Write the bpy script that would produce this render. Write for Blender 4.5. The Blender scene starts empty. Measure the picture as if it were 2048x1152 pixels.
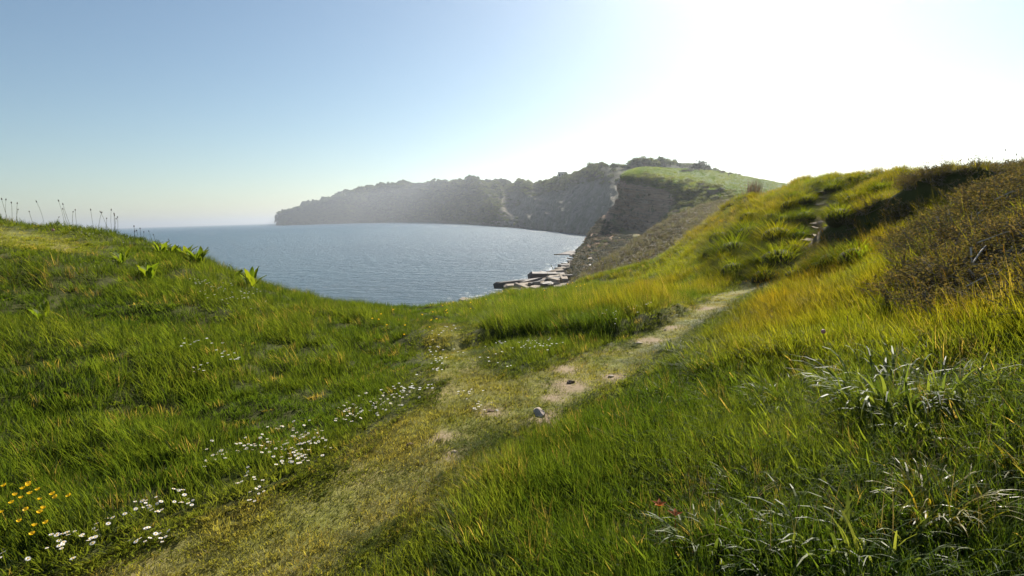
import bpy, math, random
import numpy as np
from mathutils import Vector, Matrix

random.seed(7)
RNG = np.random.default_rng(7)
SC = bpy.context.scene
COL = SC.collection

# ---------------------------------------------------------------- camera
F = 1137.0                      # focal length in photo pixels (2048 wide)
EYE = np.array([0.0, 0.0, 13.0])
PITCH = math.atan(144.5 / F)
ROLL = math.atan(0.03)
_f = np.array([0, math.cos(PITCH), -math.sin(PITCH)])
_r0 = np.array([1.0, 0, 0])
_u0 = np.cross(_r0, _f)
_r = math.cos(ROLL) * _r0 - math.sin(ROLL) * _u0
_u = math.sin(ROLL) * _r0 + math.cos(ROLL) * _u0
cam_data = bpy.data.cameras.new('camera')
cam_data.sensor_fit = 'HORIZONTAL'
cam_data.sensor_width = 36.0
cam_data.lens = 36.0 * F / 2048.0
cam_data.clip_start = 0.05
cam_data.clip_end = 60000
cam = bpy.data.objects.new('camera', cam_data)
COL.objects.link(cam)
M = Matrix(((_r[0], _u[0], -_f[0], EYE[0]), (_r[1], _u[1], -_f[1], EYE[1]), (_r[2], _u[2], -_f[2], EYE[2]), (0, 0, 0, 1)))
cam.matrix_world = M
SC.camera = cam

# ---------------------------------------------------------------- sky, sun, exposure
SUN_AZ, SUN_EL = math.radians(25), math.radians(34)
world = bpy.data.worlds.new('World')
SC.world = world
world.use_nodes = True
wn = world.node_tree.nodes
sky = wn.new('ShaderNodeTexSky')
sky.sky_type = 'NISHITA'
sky.sun_disc = False
sky.sun_elevation = SUN_EL
sky.sun_rotation = SUN_AZ
sky.altitude = 0
sky.air_density = 1.0
sky.dust_density = 0.4
sky.ozone_density = 2.0
bg = wn['Background']
bg.inputs['Strength'].default_value = 0.050
skymix = wn.new('ShaderNodeMix'); skymix.data_type = 'RGBA'; skymix.blend_type = 'MULTIPLY'
skymix.inputs[0].default_value = 1.0
skymix.inputs[7].default_value = (0.985, 1.02, 0.965, 1)        # pale hazy maritime air
world.node_tree.links.new(sky.outputs['Color'], skymix.inputs[6])
world.node_tree.links.new(skymix.outputs[2], bg.inputs['Color'])
sun_data = bpy.data.lights.new('sun', 'SUN')
sun_data.energy = 5.0
sun_data.angle = math.radians(0.6)
sun_data.color = (1.0, 0.93, 0.82)
sun = bpy.data.objects.new('sun', sun_data)
COL.objects.link(sun)
SUN_DIR = Vector((math.sin(SUN_AZ) * math.cos(SUN_EL), math.cos(SUN_AZ) * math.cos(SUN_EL), math.sin(SUN_EL)))
sun.rotation_euler = SUN_DIR.to_track_quat('Z', 'Y').to_euler()
sun.location = (20, 30, 60)
SC.view_settings.view_transform = 'Standard'
SC.view_settings.look = 'None'
SC.view_settings.exposure = 1.12
SC.view_settings.gamma = 1.0
SC.view_settings.use_curve_mapping = False
SC.cycles.max_bounces = 6
SC.cycles.transparent_max_bounces = 4
SC.cycles.volume_bounces = 0
HAZE = 0.00017
SC.cycles.use_denoising = True

# ---------------------------------------------------------------- helpers
def P(px, py, d):
    """point at forward distance d seen at photo position (px, py)"""
    v = _f + _r * ((px - 1024) / F) - _u * ((py - 576) / F)
    return EYE + v * (d / v[1])

def Pz(px, py, z):
    v = _f + _r * ((px - 1024) / F) - _u * ((py - 576) / F)
    return EYE + v * ((z - EYE[2]) / v[2])

def pix(x, y, z):
    """photo position of world points (arrays)"""
    dx, dy, dz = x - EYE[0], y - EYE[1], z - EYE[2]
    w = dx * _f[0] + dy * _f[1] + dz * _f[2]
    w = np.where(np.abs(w) < 1e-4, 1e-4, w)
    a = (dx * _r[0] + dy * _r[1] + dz * _r[2]) / w
    b = (dx * _u[0] + dy * _u[1] + dz * _u[2]) / w
    return 1024 + F * a, 576 - F * b, w

def _hash(ix, iy, s):
    h = (ix.astype(np.int64) * 374761393 + iy.astype(np.int64) * 668265263 + s * 1442695041) & 0x7fffffff
    h = ((h ^ (h >> 13)) * 1274126177) & 0x7fffffff
    return ((h ^ (h >> 16)) & 0xffff) / 65535.0

def vnoise(x, y, s=0):
    x = np.asarray(x, float); y = np.asarray(y, float)
    ix, iy = np.floor(x), np.floor(y)
    fx, fy = x - ix, y - iy
    fx = fx * fx * (3 - 2 * fx); fy = fy * fy * (3 - 2 * fy)
    ix = ix.astype(np.int64); iy = iy.astype(np.int64)
    a = _hash(ix, iy, s); b = _hash(ix + 1, iy, s); c = _hash(ix, iy + 1, s); d = _hash(ix + 1, iy + 1, s)
    return (a + (b - a) * fx) * (1 - fy) + (c + (d - c) * fx) * fy

def fbm(x, y, s=0, o=4):
    t = 0; a = 1; n = 0
    for i in range(o):
        t = t + a * (vnoise(x * 2 ** i + 17.3 * i, y * 2 ** i - 9.1 * i, s + i) - 0.5); n += a; a *= 0.5
    return t / n * 2      # about -1..1

def sstep(a, b, x):
    t = np.clip((x - a) / (b - a), 0, 1)
    return t * t * (3 - 2 * t)

def mesh_obj(name, verts, faces, mat=None, parent=None, smooth=False):
    me = bpy.data.meshes.new(name)
    me.from_pydata([tuple(map(float, v)) for v in verts], [], [tuple(map(int, f)) for f in faces])
    if smooth:
        me.polygons.foreach_set('use_smooth', [True] * len(me.polygons))
    if mat: me.materials.append(mat)
    o = bpy.data.objects.new(name, me)
    COL.objects.link(o)
    if parent: o.parent = parent
    return o

def grid_mesh(name, G, mat, smooth=True, keep=None):
    """G: (n, m, 3) array of points"""
    n, m = G.shape[:2]
    idx = np.arange(n * m).reshape(n, m)
    q = np.stack([idx[:-1, :-1], idx[:-1, 1:], idx[1:, 1:], idx[1:, :-1]], -1).reshape(-1, 4)
    V = G.reshape(-1, 3)
    if keep is not None:
        q = q[keep.reshape(-1)]
        used = np.unique(q); re = np.full(len(V), -1); re[used] = np.arange(len(used))
        V = V[used]; q = re[q]
    me = bpy.data.meshes.new(name)
    me.vertices.add(len(V)); me.vertices.foreach_set('co', V.astype(np.float32).ravel())
    me.loops.add(q.size); me.loops.foreach_set('vertex_index', q.astype(np.int32).ravel())
    me.polygons.add(len(q)); me.polygons.foreach_set('loop_start', np.arange(0, q.size, 4, dtype=np.int32))
    me.update(calc_edges=True)
    if smooth: me.polygons.foreach_set('use_smooth', np.ones(len(q), bool))
    me.materials.append(mat)
    o = bpy.data.objects.new(name, me); COL.objects.link(o)
    return o

def vattr(o, name, vals):
    a = o.data.attributes.new(name, 'FLOAT', 'POINT')
    a.data.foreach_set('value', np.asarray(vals, np.float32).ravel())

def cr_up(A, k):
    """Catmull-Rom upsampling along axis 0 by k"""
    n = A.shape[0]
    A = np.concatenate([2 * A[:1] - A[1:2], A, 2 * A[-1:] - A[-2:-1]], 0)
    out = []
    for i in range(n - 1):
        p0, p1, p2, p3 = A[i], A[i + 1], A[i + 2], A[i + 3]
        for j in range(k):
            t = j / k
            out.append(0.5 * (2 * p1 + (p2 - p0) * t + (2 * p0 - 5 * p1 + 4 * p2 - p3) * t * t + (3 * p1 - p0 - 3 * p2 + p3) * t ** 3))
    out.append(A[n])
    return np.array(out)

def loft(rows, ku, kv):
    G = np.array([[P(*p) for p in r] for r in rows])
    G = cr_up(G, kv)
    G = np.swapaxes(cr_up(np.swapaxes(G, 0, 1), ku), 0, 1)
    return G

def grid_normals(G):
    du = np.gradient(G, axis=1); dv = np.gradient(G, axis=0)
    n = np.cross(du, dv)
    return n / (np.linalg.norm(n, axis=2, keepdims=True) + 1e-9)

def tag(o, label=None, cat=None, group=None, kind=None):
    if label: o['label'] = label
    if cat: o['category'] = cat
    if group: o['group'] = group
    if kind: o['kind'] = kind
    return o

def struct(o): o['kind'] = 'structure'; return o
def stuff(o, label=None, cat=None): return tag(o, label, cat, kind='stuff')

def empty(name, loc, rz=0):
    o = bpy.data.objects.new(name, None); COL.objects.link(o)
    o.location = tuple(map(float, loc)); o.rotation_euler = (0, 0, rz); o.empty_display_size = 0.1
    return o

# ---- node material helpers
class NT:
    def __init__(self, name):
        self.m = bpy.data.materials.new(name); self.m.use_nodes = True
        self.t = self.m.node_tree; self.t.nodes.clear()
        self.out = self.n('ShaderNodeOutputMaterial')
    def n(self, typ, **kw):
        nd = self.t.nodes.new(typ)
        for k, v in kw.items(): setattr(nd, k, v)
        return nd
    def l(self, a, b): self.t.links.new(a, b)
    def set(self, sock, v):
        if hasattr(v, 'is_linked') or hasattr(v, 'links'): self.l(v, sock)
        else: sock.default_value = v
    def coord(self, kind='Object'): return self.n('ShaderNodeTexCoord').outputs[kind]
    def map(self, v, scale=(1, 1, 1), rot=(0, 0, 0)):
        m = self.n('ShaderNodeMapping'); self.l(v, m.inputs[0]); m.inputs['Scale'].default_value = scale; m.inputs['Rotation'].default_value = rot
        return m.outputs[0]
    def noise(self, v, scale, detail=4, rough=0.55, dist=0.0):
        nd = self.n('ShaderNodeTexNoise'); self.l(v, nd.inputs['Vector'])
        nd.inputs['Scale'].default_value = scale; nd.inputs['Detail'].default_value = detail
        nd.inputs['Roughness'].default_value = rough; nd.inputs['Distortion'].default_value = dist
        return nd.outputs[0]
    def ramp(self, fac, stops):
        r = self.n('ShaderNodeValToRGB'); self.l(fac, r.inputs[0])
        el = r.color_ramp.elements
        while len(el) < len(stops): el.new(0.5)
        for e, (p, c) in zip(el, stops):
            e.position = p; e.color = (*c, 1) if len(c) == 3 else c
        return r.outputs[0]
    def mix(self, fac, a, b, mode='MIX'):
        m = self.n('ShaderNodeMix', data_type='RGBA', blend_type=mode)
        self.set(m.inputs[0], fac)
        for s, v in ((m.inputs[6], a), (m.inputs[7], b)):
            if isinstance(v, tuple): s.default_value = (*v, 1) if len(v) == 3 else v
            else: self.l(v, s)
        return m.outputs[2]
    def math(self, op, a, b=0.0, c=None):
        m = self.n('ShaderNodeMath', operation=op)
        self.set(m.inputs[0], a); self.set(m.inputs[1], b)
        if c is not None: self.set(m.inputs[2], c)
        return m.outputs[0]
    def attr(self, name, kind='GEOMETRY'):
        return self.n('ShaderNodeAttribute', attribute_name=name, attribute_type=kind)
    def bump(self, h, strength=0.5, dist=0.1):
        b = self.n('ShaderNodeBump'); self.l(h, b.inputs['Height'])
        b.inputs['Strength'].default_value = strength; b.inputs['Distance'].default_value = dist
        return b.outputs[0]
    def principled(self, col, rough=0.8, normal=None, spec=0.3):
        b = self.n('ShaderNodeBsdfPrincipled')
        if isinstance(col, tuple): b.inputs['Base Color'].default_value = (*col, 1)
        else: self.l(col, b.inputs['Base Color'])
        self.set(b.inputs['Roughness'], rough)
        b.inputs['Specular IOR Level'].default_value = spec
        if normal is not None: self.l(normal, b.inputs['Normal'])
        return b
    def done(self, sh):
        self.l(sh.outputs[0] if hasattr(sh, 'outputs') else sh, self.out.inputs[0]); return self.m

def leaf_mat(name, col, transl=0.4, tcol=(1.25, 1.1, 0.45), rough=0.5, spec=0.25, inst=True):
    """leaf: col is a tuple or None (then per-clump attribute 'tint'); per-blade attribute 'bl' varies it"""
    t = NT(name)
    if col is None: c = t.attr('tint', 'INSTANCER').outputs['Color']
    else: c = t.mix(0.0, col, col)
    bl = t.attr('bl').outputs['Fac']
    v = t.math('MULTIPLY_ADD', bl, 0.9, 0.55)
    c = t.mix(1.0, c, t.n('ShaderNodeCombineColor').outputs[0], 'MULTIPLY') if False else c
    hs = t.n('ShaderNodeHueSaturation'); t.l(c, hs.inputs['Color']); t.l(v, hs.inputs['Value'])
    t.l(t.math('MULTIPLY_ADD', bl, -0.045, 0.52), hs.inputs['Hue'])
    c = hs.outputs[0]
    b = t.principled(c, rough, None, spec)
    tr = t.n('ShaderNodeBsdfTranslucent'); t.l(t.mix(1.0, c, tcol, 'MULTIPLY'), tr.inputs[0])
    mx = t.n('ShaderNodeMixShader'); mx.inputs[0].default_value = transl
    t.l(b.outputs[0], mx.inputs[1]); t.l(tr.outputs[0], mx.inputs[2])
    return t.done(mx)

# ---------------------------------------------------------------- near terrain: height field through measured points
GZ = EYE[2] - 1.6
ctrl = []
def cp(px, py, d, dz=0.0):
    p = P(px, py, d); ctrl.append((p[0], p[1], p[2] + dz))
def cw(x, y, z): ctrl.append((x, y, z))
# trodden path, nearly level
for px, py in ((420, 1150), (620, 1040), (780, 950), (880, 850), (1000, 800), (1150, 745), (930, 730), (760, 1120), (1000, 930)):
    p = Pz(px, py, GZ); cw(*p)
for px, py, d in ((1290, 690, 7.2), (1380, 635, 8.8), (1455, 588, 10.6)): cp(px, py, d)
# left bank face and crest
for px, py, d in ((0, 1100, 2.7), (0, 850, 3.9), (0, 640, 6.0), (200, 1000, 3.1), (200, 800, 4.4), (200, 620, 6.6),
                  (400, 900, 3.8), (400, 720, 5.6), (420, 620, 7.6), (600, 780, 5.2), (600, 680, 7.0), (700, 640, 9.0), (820, 680, 8.0)): cp(px, py, d)
for px, py, d in ((-250, 440, 8.5), (0, 452, 10.0), (100, 458, 10.6), (200, 468, 11.0), (290, 477, 11.4), (370, 502, 11.6), (430, 540, 11.8),
                  (500, 572, 12.2), (560, 592, 12.8), (640, 607, 13.4), (700, 613, 13.8), (760, 614, 14.4), (835, 622, 14.6),
                  (900, 612, 15.5), (1000, 600, 17.5), (1100, 584, 20.5), (1145, 572, 24)): cp(px, py, d)
# middle meadow and the gap
for px, py, d in ((850, 650, 11.0), (960, 660, 10.0), (1100, 640, 10.0), (1250, 622, 10.8), (1350, 590, 13.0), (1200, 590, 16.0), (1300, 566, 18.0), (1300, 556, 21.5), (1220, 562, 22.5), (1390, 490, 21.5), (1390, 520, 18.0), (1450, 455, 21.5)): cp(px, py, d)
# golden hill edge and hill crest
for px, py, d in ((1210, 552, 27), (1290, 548, 26), (1335, 516, 26), (1395, 468, 26), (1450, 424, 25.5), (1496, 404, 24), (1570, 384, 20.5), (1640, 366, 18.5),
                  (1700, 369, 17.2), (1770, 374, 15.6), (1850, 374, 14), (1950, 378, 12), (2048, 372, 10.2), (2300, 362, 9)): cp(px, py, d)
for px, py, d in ((1600, 562, 11.2), (1560, 500, 14.5), (1500, 470, 17.5), (1630, 496, 13.4), (1645, 440, 15.4), (1450, 530, 15.0), (1750, 440, 12.2)): cp(px, py, d)
# right bank
for px, py, d in ((1500, 1120, 2.2), (1500, 860, 3.7), (1500, 720, 5.6), (1780, 1100, 2.15), (1780, 850, 3.3), (1780, 680, 5.3), (1780, 540, 7.8), (1880, 430, 9.6),
                  (2040, 1100, 2.1), (2040, 850, 2.9), (2040, 650, 4.0), (2040, 500, 5.6), (1200, 920, 3.6), (1200, 1120, 2.5), (1300, 790, 5.0), (1580, 620, 8.6), (1680, 560, 10.0)): cp(px, py, d)
# hidden ground: beside and behind the camera, and the fall to the shore beyond the crests
for x, y, z in ((0, 0, GZ), (0, -4, GZ + .1), (-3, 0, GZ + .2), (3, 0, GZ + .3), (-8, -3, GZ + 1.2), (8, -3, GZ + 1.6), (-14, 3, 14), (12, 2, 13.7),
                (-22, 12, 13.5), (-14, 18, 12.4), (-9, 18, 9.6), (-5, 21, 7.2), (-2, 22, 7.0), (1, 25, 6.6), (5, 32, 5.0), (9, 36, 5.0),
                (-20, 30, 8), (-10, 34, 3), (-3, 36, 2.0), (4, 44, 1.6), (10, 46, 2.0), (16, 36, 8.5), (20, 30, 12.0), (22, 24, 12.4), (24, 16, 12.8), (30, 30, 11.5), (17, 15, 13.3), (15, 20, 13.0), (17, 9, 13.4), (11, 29, 10.6), (13, 31, 10.2), (8, 30, 8.0),
                (-30, 45, 0), (-10, 50, -1), (0, 55, -1.5), (8, 60, -1), (18, 55, 3), (30, 45, 8), (-25, 0, 15), (25, 0, 13.8), (34, 14, 12.5)): cw(x, y, z)
CT = np.array(ctrl)
def _tps_phi(r2): return 0.5 * r2 * np.log(r2 + 1e-9)
def _tps_fit(C, lam=0.06):
    n = len(C); X = C[:, :2]
    K = _tps_phi(((X[:, None] - X[None]) ** 2).sum(-1)) + lam * np.eye(n) * 8
    Q = np.hstack([np.ones((n, 1)), X])
    A = np.block([[K, Q], [Q.T, np.zeros((3, 3))]])
    return np.linalg.solve(A, np.concatenate([C[:, 2], np.zeros(3)]))
TW = _tps_fit(CT)
def h_smooth(x, y):
    sh = np.shape(x); X = np.stack([np.ravel(x), np.ravel(y)], 1); out = np.empty(len(X))
    for i in range(0, len(X), 20000):
        B = X[i:i + 20000]
        out[i:i + 20000] = _tps_phi(((B[:, None] - CT[None, :, :2]) ** 2).sum(-1)) @ TW[:-3] + TW[-3] + B @ TW[-2:]
    return out.reshape(sh)

# path centre lines on the ground
def to_ground(px, py, it=40):
    lo, hi = 1.2, 60.0
    ds = np.linspace(1.2, 45, 400)
    v = _f + _r * ((px - 1024) / F) - _u * ((py - 576) / F)
    pts = EYE + v[None] * (ds / v[1])[:, None]
    below = pts[:, 2] < h_smooth(pts[:, 0], pts[:, 1])
    if not below.any(): return None
    k = max(1, int(np.argmax(below))); a, b = ds[k - 1], ds[k]
    for _ in range(12):
        m = (a + b) / 2; p = EYE + v * (m / v[1])
        if p[2] < h_smooth(np.array([p[0]]), np.array([p[1]]))[0]: b = m
        else: a = m
    return EYE + v * (b / v[1])

def pline(pts): return np.array([to_ground(*p)[:2] for p in pts])
PATH_MAIN = [(330, 1200, .52), (430, 1130, .48), (620, 1035, .40), (780, 935, .36), (905, 845, .40), (1040, 790, .48), (1160, 745, .38), (1290, 690, .28), (1380, 637, .26), (1450, 590, .26), (1530, 552, .16), (1600, 520, .16), (1625, 485, .17), (1642, 440, .15), (1645, 395, .14), (1646, 378, .12)]
PATH_LEFT = [(930, 815, .36), (925, 760, .28), (915, 715, .24), (895, 685, .2), (870, 660, .16)]
PM = [(*to_ground(a, b)[:2], w) for a, b, w in PATH_MAIN]
PL = [(*to_ground(a, b)[:2], w) for a, b, w in PATH_LEFT]
PM.insert(0, (PM[0][0] - 0.5, -1.0, .62)); PM.insert(0, (PM[0][0] - 0.3, -4.0, .62))
WORN = to_ground(30, 475)[:2]
def path_sd(x, y):
    """signed distance to the path edge, negative inside"""
    best = np.full(np.shape(x), 1e9)
    for L in (PM, PL):
        for (x0, y0, w0), (x1, y1, w1) in zip(L[:-1], L[1:]):
            dx, dy = x1 - x0, y1 - y0
            t = np.clip(((x - x0) * dx + (y - y0) * dy) / (dx * dx + dy * dy), 0, 1)
            best = np.minimum(best, np.hypot(x - x0 - t * dx, y - y0 - t * dy) - (w0 + t * (w1 - w0)))
    best = np.minimum(best, np.hypot((x - WORN[0]) * .6, y - WORN[1]) - .55)      # worn patch on the left crest
    return best

TER = np.array([to_ground(*p)[:2] for p in ((1640, 500), (1720, 470), (1820, 432), (1940, 392))])
MID = np.array([to_ground(*p)[:2] for p in ((925, 694), (985, 686), (1060, 684), (1150, 682), (1240, 674), (1320, 650), (1362, 628))])
def terrace(x, y, raw=False, TER=TER, hh=.48, fall=1.3):
    """low earth bank across the right-hand slope: height added"""
    best = np.full(np.shape(x), 1e9); sg = np.zeros(np.shape(x)); al = np.zeros(np.shape(x))
    for k in range(len(TER) - 1):
        (x0, y0), (x1, y1) = TER[k], TER[k + 1]
        dx, dy = x1 - x0, y1 - y0; ln = math.hypot(dx, dy)
        t = ((x - x0) * dx + (y - y0) * dy) / ln ** 2; tc = np.clip(t, 0, 1)
        d = np.hypot(x - x0 - tc * dx, y - y0 - tc * dy)
        cr = (dx * (y - y0) - dy * (x - x0)) / ln
        if cr.size and (dx * (0 - y0) - dy * (0 - x0)) > 0: cr = -cr
        m = d < best
        best = np.where(m, d, best); sg = np.where(m, np.sign(cr), sg); al = np.where(m, np.clip(1 - (d - np.abs(cr)) / .5, 0, 1), al)
    s = np.where(al > .2, best * sg, 99.0) if raw else best * sg
    return s if raw else hh * sstep(-.10, .12, s) * np.exp(-np.maximum(s, 0) ** 2 / fall) * al

BARE_SPOTS = [(*to_ground(a, b)[:2], r) for a, b, r in ((1140, 770, .24), (1088, 838, .20), (985, 818, .16), (880, 872, .15), (1300, 680, .26), (1105, 795, .16), (1225, 752, .16), (905, 902, .12), (1130, 735, .2), (1345, 655, .18), (1410, 615, .18), (1630, 500, .26), (1628, 486, .24), (1634, 470, .2), (1641, 452, .22), (1645, 432, .2), (1645, 412, .18), (1646, 394, .17), (1600, 522, .16))]
def bare_soil(x, y):
    v = np.zeros(np.shape(x))
    for a, b, r in BARE_SPOTS: v = np.maximum(v, sstep(1.15, .35, np.hypot(x - a, (y - b) * .8) / r + .35 * fbm(x * 7, y * 7, 140, 2)))
    return v

def height(x, y):
    z = h_smooth(x, y) + terrace(x, y) + terrace(x, y, False, MID, .20, 5.0)
    sd = path_sd(x, y)
    off = sstep(0.0, 1.0, sd)
    r = np.hypot(x, y)
    far = sstep(9, 16, r)
    hump = fbm(x * 0.75, y * 0.75, 3, 3) * (0.10 + .08 * sstep(-1, -2.5, x)) + fbm(x * 2.1, y * 2.1, 9, 2) * (0.05 + .03 * sstep(-1, -2.5, x))
    tuss = np.maximum(0, fbm(x * 1.0 + 5, y * 1.0, 21, 2)) * 0.40 * far * sstep(8.0, 12, x + 3)
    z = z + hump * (0.25 + 0.75 * off) + tuss * off - 0.02 * (1 - sstep(-0.3, 0.15, sd))
    return z

# ---------------------------------------------------------------- materials of the setting
def ground_material():
    t = NT('turf_soil'); co = t.coord()
    n1 = t.noise(co, 1.3, 5); n2 = t.noise(co, 16, 5, 0.65); n3 = t.noise(co, 90, 3); n4 = t.noise(co, 0.9, 4, 0.6)
    c = t.mix(n1, (0.030, 0.045, 0.010), (0.065, 0.075, 0.018))
    c = t.mix(t.math('MULTIPLY', n2, 0.5), c, (0.075, 0.06, 0.03))
    p = t.ramp(n4, [(0.42, (0.15, 0.158, 0.038)), (0.56, (0.20, 0.18, 0.06)), (0.72, (0.30, 0.225, 0.13))])
    p = t.mix(t.math('MULTIPLY', n3, 0.25), p, (0.19, 0.165, 0.07))
    p = t.mix(t.ramp(n2, [(0.45, (0, 0, 0)), (0.62, (.4, .4, .4))]), p, (0.10, 0.095, 0.03))
    sd = t.math('ADD', t.attr('sd').outputs['Fac'], t.math('MULTIPLY', t.math('SUBTRACT', n2, 0.5), 0.35))
    f = t.n('ShaderNodeMapRange'); t.l(sd, f.inputs[0]); f.inputs[1].default_value = -0.12; f.inputs[2].default_value = 0.12
    c = t.mix(f.outputs[0], p, c)
    c = t.mix(t.math('MULTIPLY', t.attr('worn').outputs['Fac'], 0.85), c, t.mix(n2, (0.17, 0.12, 0.075), (0.36, 0.27, 0.195)))
    return t.done(t.principled(c, 0.95, t.bump(n2, 0.6, 0.03), 0.1))
MAT_GROUND = ground_material()

# graded grid
xs = np.concatenate([np.linspace(-34, -12, 50)[:-1], np.linspace(-12, 14, 240), np.linspace(14, 40, 60)[1:]])
ys = np.concatenate([np.linspace(-5, 14, 180), np.linspace(14, 30, 110)[1:], np.linspace(30, 64, 60)[1:]])
XX, YY = np.meshgrid(xs, ys)
ZZ = height(XX, YY)
GG = np.stack([XX, YY, ZZ], -1)
cx = (XX[:-1, :-1] + XX[1:, 1:]) / 2; cy = (YY[:-1, :-1] + YY[1:, 1:]) / 2
on_path = path_sd(cx, cy) < 0.06
ground = struct(grid_mesh('ground', GG, MAT_GROUND, keep=~on_path))
path = struct(grid_mesh('path', GG, MAT_GROUND, keep=on_path))
for o in (ground, path):
    c = np.empty(len(o.data.vertices) * 3, np.float32); o.data.vertices.foreach_get('co', c); c = c.reshape(-1, 3)
    vattr(o, 'sd', path_sd(c[:, 0], c[:, 1])); vattr(o, 'worn', bare_soil(c[:, 0], c[:, 1]))

# ---------------------------------------------------------------- sea
def sea_material():
    t = NT('sea_water'); co = t.coord()
    warp = t.map(co, (1, 1, 1), (0, 0, math.radians(20)))
    big = t.noise(t.map(warp, (0.010, 0.022, 1)), 1.0, 3, 0.5)
    w1 = t.noise(t.map(warp, (0.16, 0.36, 1)), 1.0, 3, 0.6, 0.4)
    w2 = t.noise(t.map(warp, (0.45, 1.1, 1)), 1.0, 5, 0.75, 0.3)
    h = t.math('ADD', t.math('MULTIPLY', w1, 1.3), t.math('MULTIPLY', w2, 0.75))
    bmp = t.bump(h, 1.0, 1.9)
    c = t.ramp(big, [(0.35, (0.018, 0.065, 0.105)), (0.65, (0.028, 0.085, 0.130))])
    b = t.principled(c, 0.30, bmp, 0.5)
    b.inputs['IOR'].default_value = 1.33
    return t.done(b)
sea_x = np.concatenate([-np.geomspace(30000, 60, 60), np.linspace(-50, 60, 60), np.geomspace(70, 30000, 60)])
sea_y = np.concatenate([np.linspace(-200, 20, 8), np.linspace(30, 200, 70), np.geomspace(206, 30000, 80)])
SX, SY = np.meshgrid(sea_x, sea_y)
sea = struct(grid_mesh('sea', np.stack([SX, SY, np.zeros_like(SX)], -1), sea_material()))

# ---------------------------------------------------------------- far headland round the bay
def hz(px): return 462.25 - 0.03 * px
WATER = [(552, 450.0), (575, 449.3), (610, 448.0), (650, 447.0), (700, 445.8), (760, 444.8), (850, 444.8), (900, 446.5), (950, 449.5), (1000, 453), (1060, 458), (1120, 464), (1175, 470), (1235, 479), (1310, 480), (1400, 456), (1520, 452)]
WD = [EYE[2] * F / (py - hz(px)) for px, py in WATER]
WD = [min(d, 2600) for d in WD]
RIDGE = [(553, 436, 1.0), (575, 421.5, 1.01), (612, 413, 1.03), (650, 398, 1.05), (700, 385, 1.08), (760, 372, 1.11), (850, 367, 1.16), (900, 366, 1.25), (950, 364, 1.4), (1000, 366, 1.55), (1060, 370, 1.5), (1120, 358, 1.4), (1175, 341, 1.4), (1235, 336, 1.42), (1310, 330, 1.55), (1400, 338, 1.25), (1520, 378, 1.25)]
rows = []
def zrow(t, dk):   # t: fraction of the picture height from water to ridge
    r = []
    for (wx, wy), d, (rx, ry, k) in zip(WATER, WD, RIDGE):
        r.append((wx + (rx - wx) * t, wy + (ry - wy) * t, d * (1 + (k - 1) * dk)))
    return r
rows.append([(x, y + 5000 / d, d * 0.995) for (x, y), d in zip(WATER, WD)])
rows.append([(x, y - 600 / d, d * 1.003) for (x, y), d in zip(WATER, WD)])
rows.append(zrow(0.22, 0.10)); rows.append(zrow(0.48, 0.32)); rows.append(zrow(0.75, 0.64)); rows.append(zrow(1.0, 1.0))
rows.append([(x, y + 3, d * (k + .16)) for (x, y, k), d in zip(RIDGE, WD)])
rows.append([(x, y + 16, d * (k + .6)) for (x, y, k), d in zip(RIDGE, WD)])
HG = loft(rows, 22, 14)
HN = grid_normals(HG)
HN *= np.sign((HN * (EYE - HG)).sum(-1, keepdims=True))
nv, nu = HG.shape[:2]
UU, VV = np.meshgrid(np.linspace(0, 16, nu), np.linspace(0, 7, nv))
dist = HG[..., 1]
gul = fbm(UU * 2.2 + VV * 0.5, VV * 0.55, 31, 4); lump = fbm(UU * 7, VV * 6, 33, 3)
amp = dist * (0.013 * gul * (1 - .6 * sstep(9, 12, UU)) + 0.0045 * lump) * sstep(0.8, 1.8, VV)
HG = HG + HN * amp[..., None]
rockf = sstep(7.8, 10.2, UU + 0.9 * fbm(UU * 1.6, VV * 1.2, 41, 3)) * (1 - sstep(3.6, 4.7, VV + 0.55 * gul + 0.25 * (UU - 10)* (UU>10)*-0.2))
rockf = np.maximum(rockf, (1 - sstep(0.9, 1.5, VV + .3 * lump)) * 0.7)
rockf = np.maximum(rockf, (1 - sstep(0.3, 1.1, UU)) * 0.8)
def headland_material():
    t = NT('headland_slope'); co = t.coord()
    n1 = t.noise(co, 0.02, 6, 0.65); n2 = t.noise(co, 0.11, 5, 0.7); n3 = t.noise(co, 0.5, 4)
    veg = t.ramp(n2, [(0.35, (0.022, 0.032, 0.016)), (0.52, (0.05, 0.06, 0.022)), (0.7, (0.11, 0.10, 0.045))])
    ns_ = t.noise(t.map(co, (.09, .05, .012), (0, .5, 0)), 1.0, 6, 0.7)
    rock = t.ramp(ns_, [(0.33, (0.11, 0.095, 0.075)), (0.45, (0.27, 0.235, 0.20)), (0.55, (0.17, 0.16, 0.11)), (0.68, (0.36, 0.31, 0.26))])
    rock = t.mix(t.math('MULTIPLY', n3, 0.35), rock, (0.10, 0.09, 0.07))
    c = t.mix(t.attr('rock').outputs['Fac'], veg, rock)
    return t.done(t.principled(c, 0.95, t.bump(t.math('ADD', n2, ns_), 1.0, 4.0), 0.1))
headland = struct(grid_mesh('headland', HG, headland_material()))
vattr(headland, 'rock', rockf)
headland['label'] = 'hazy wooded headland curving round the far side of the bay'

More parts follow.
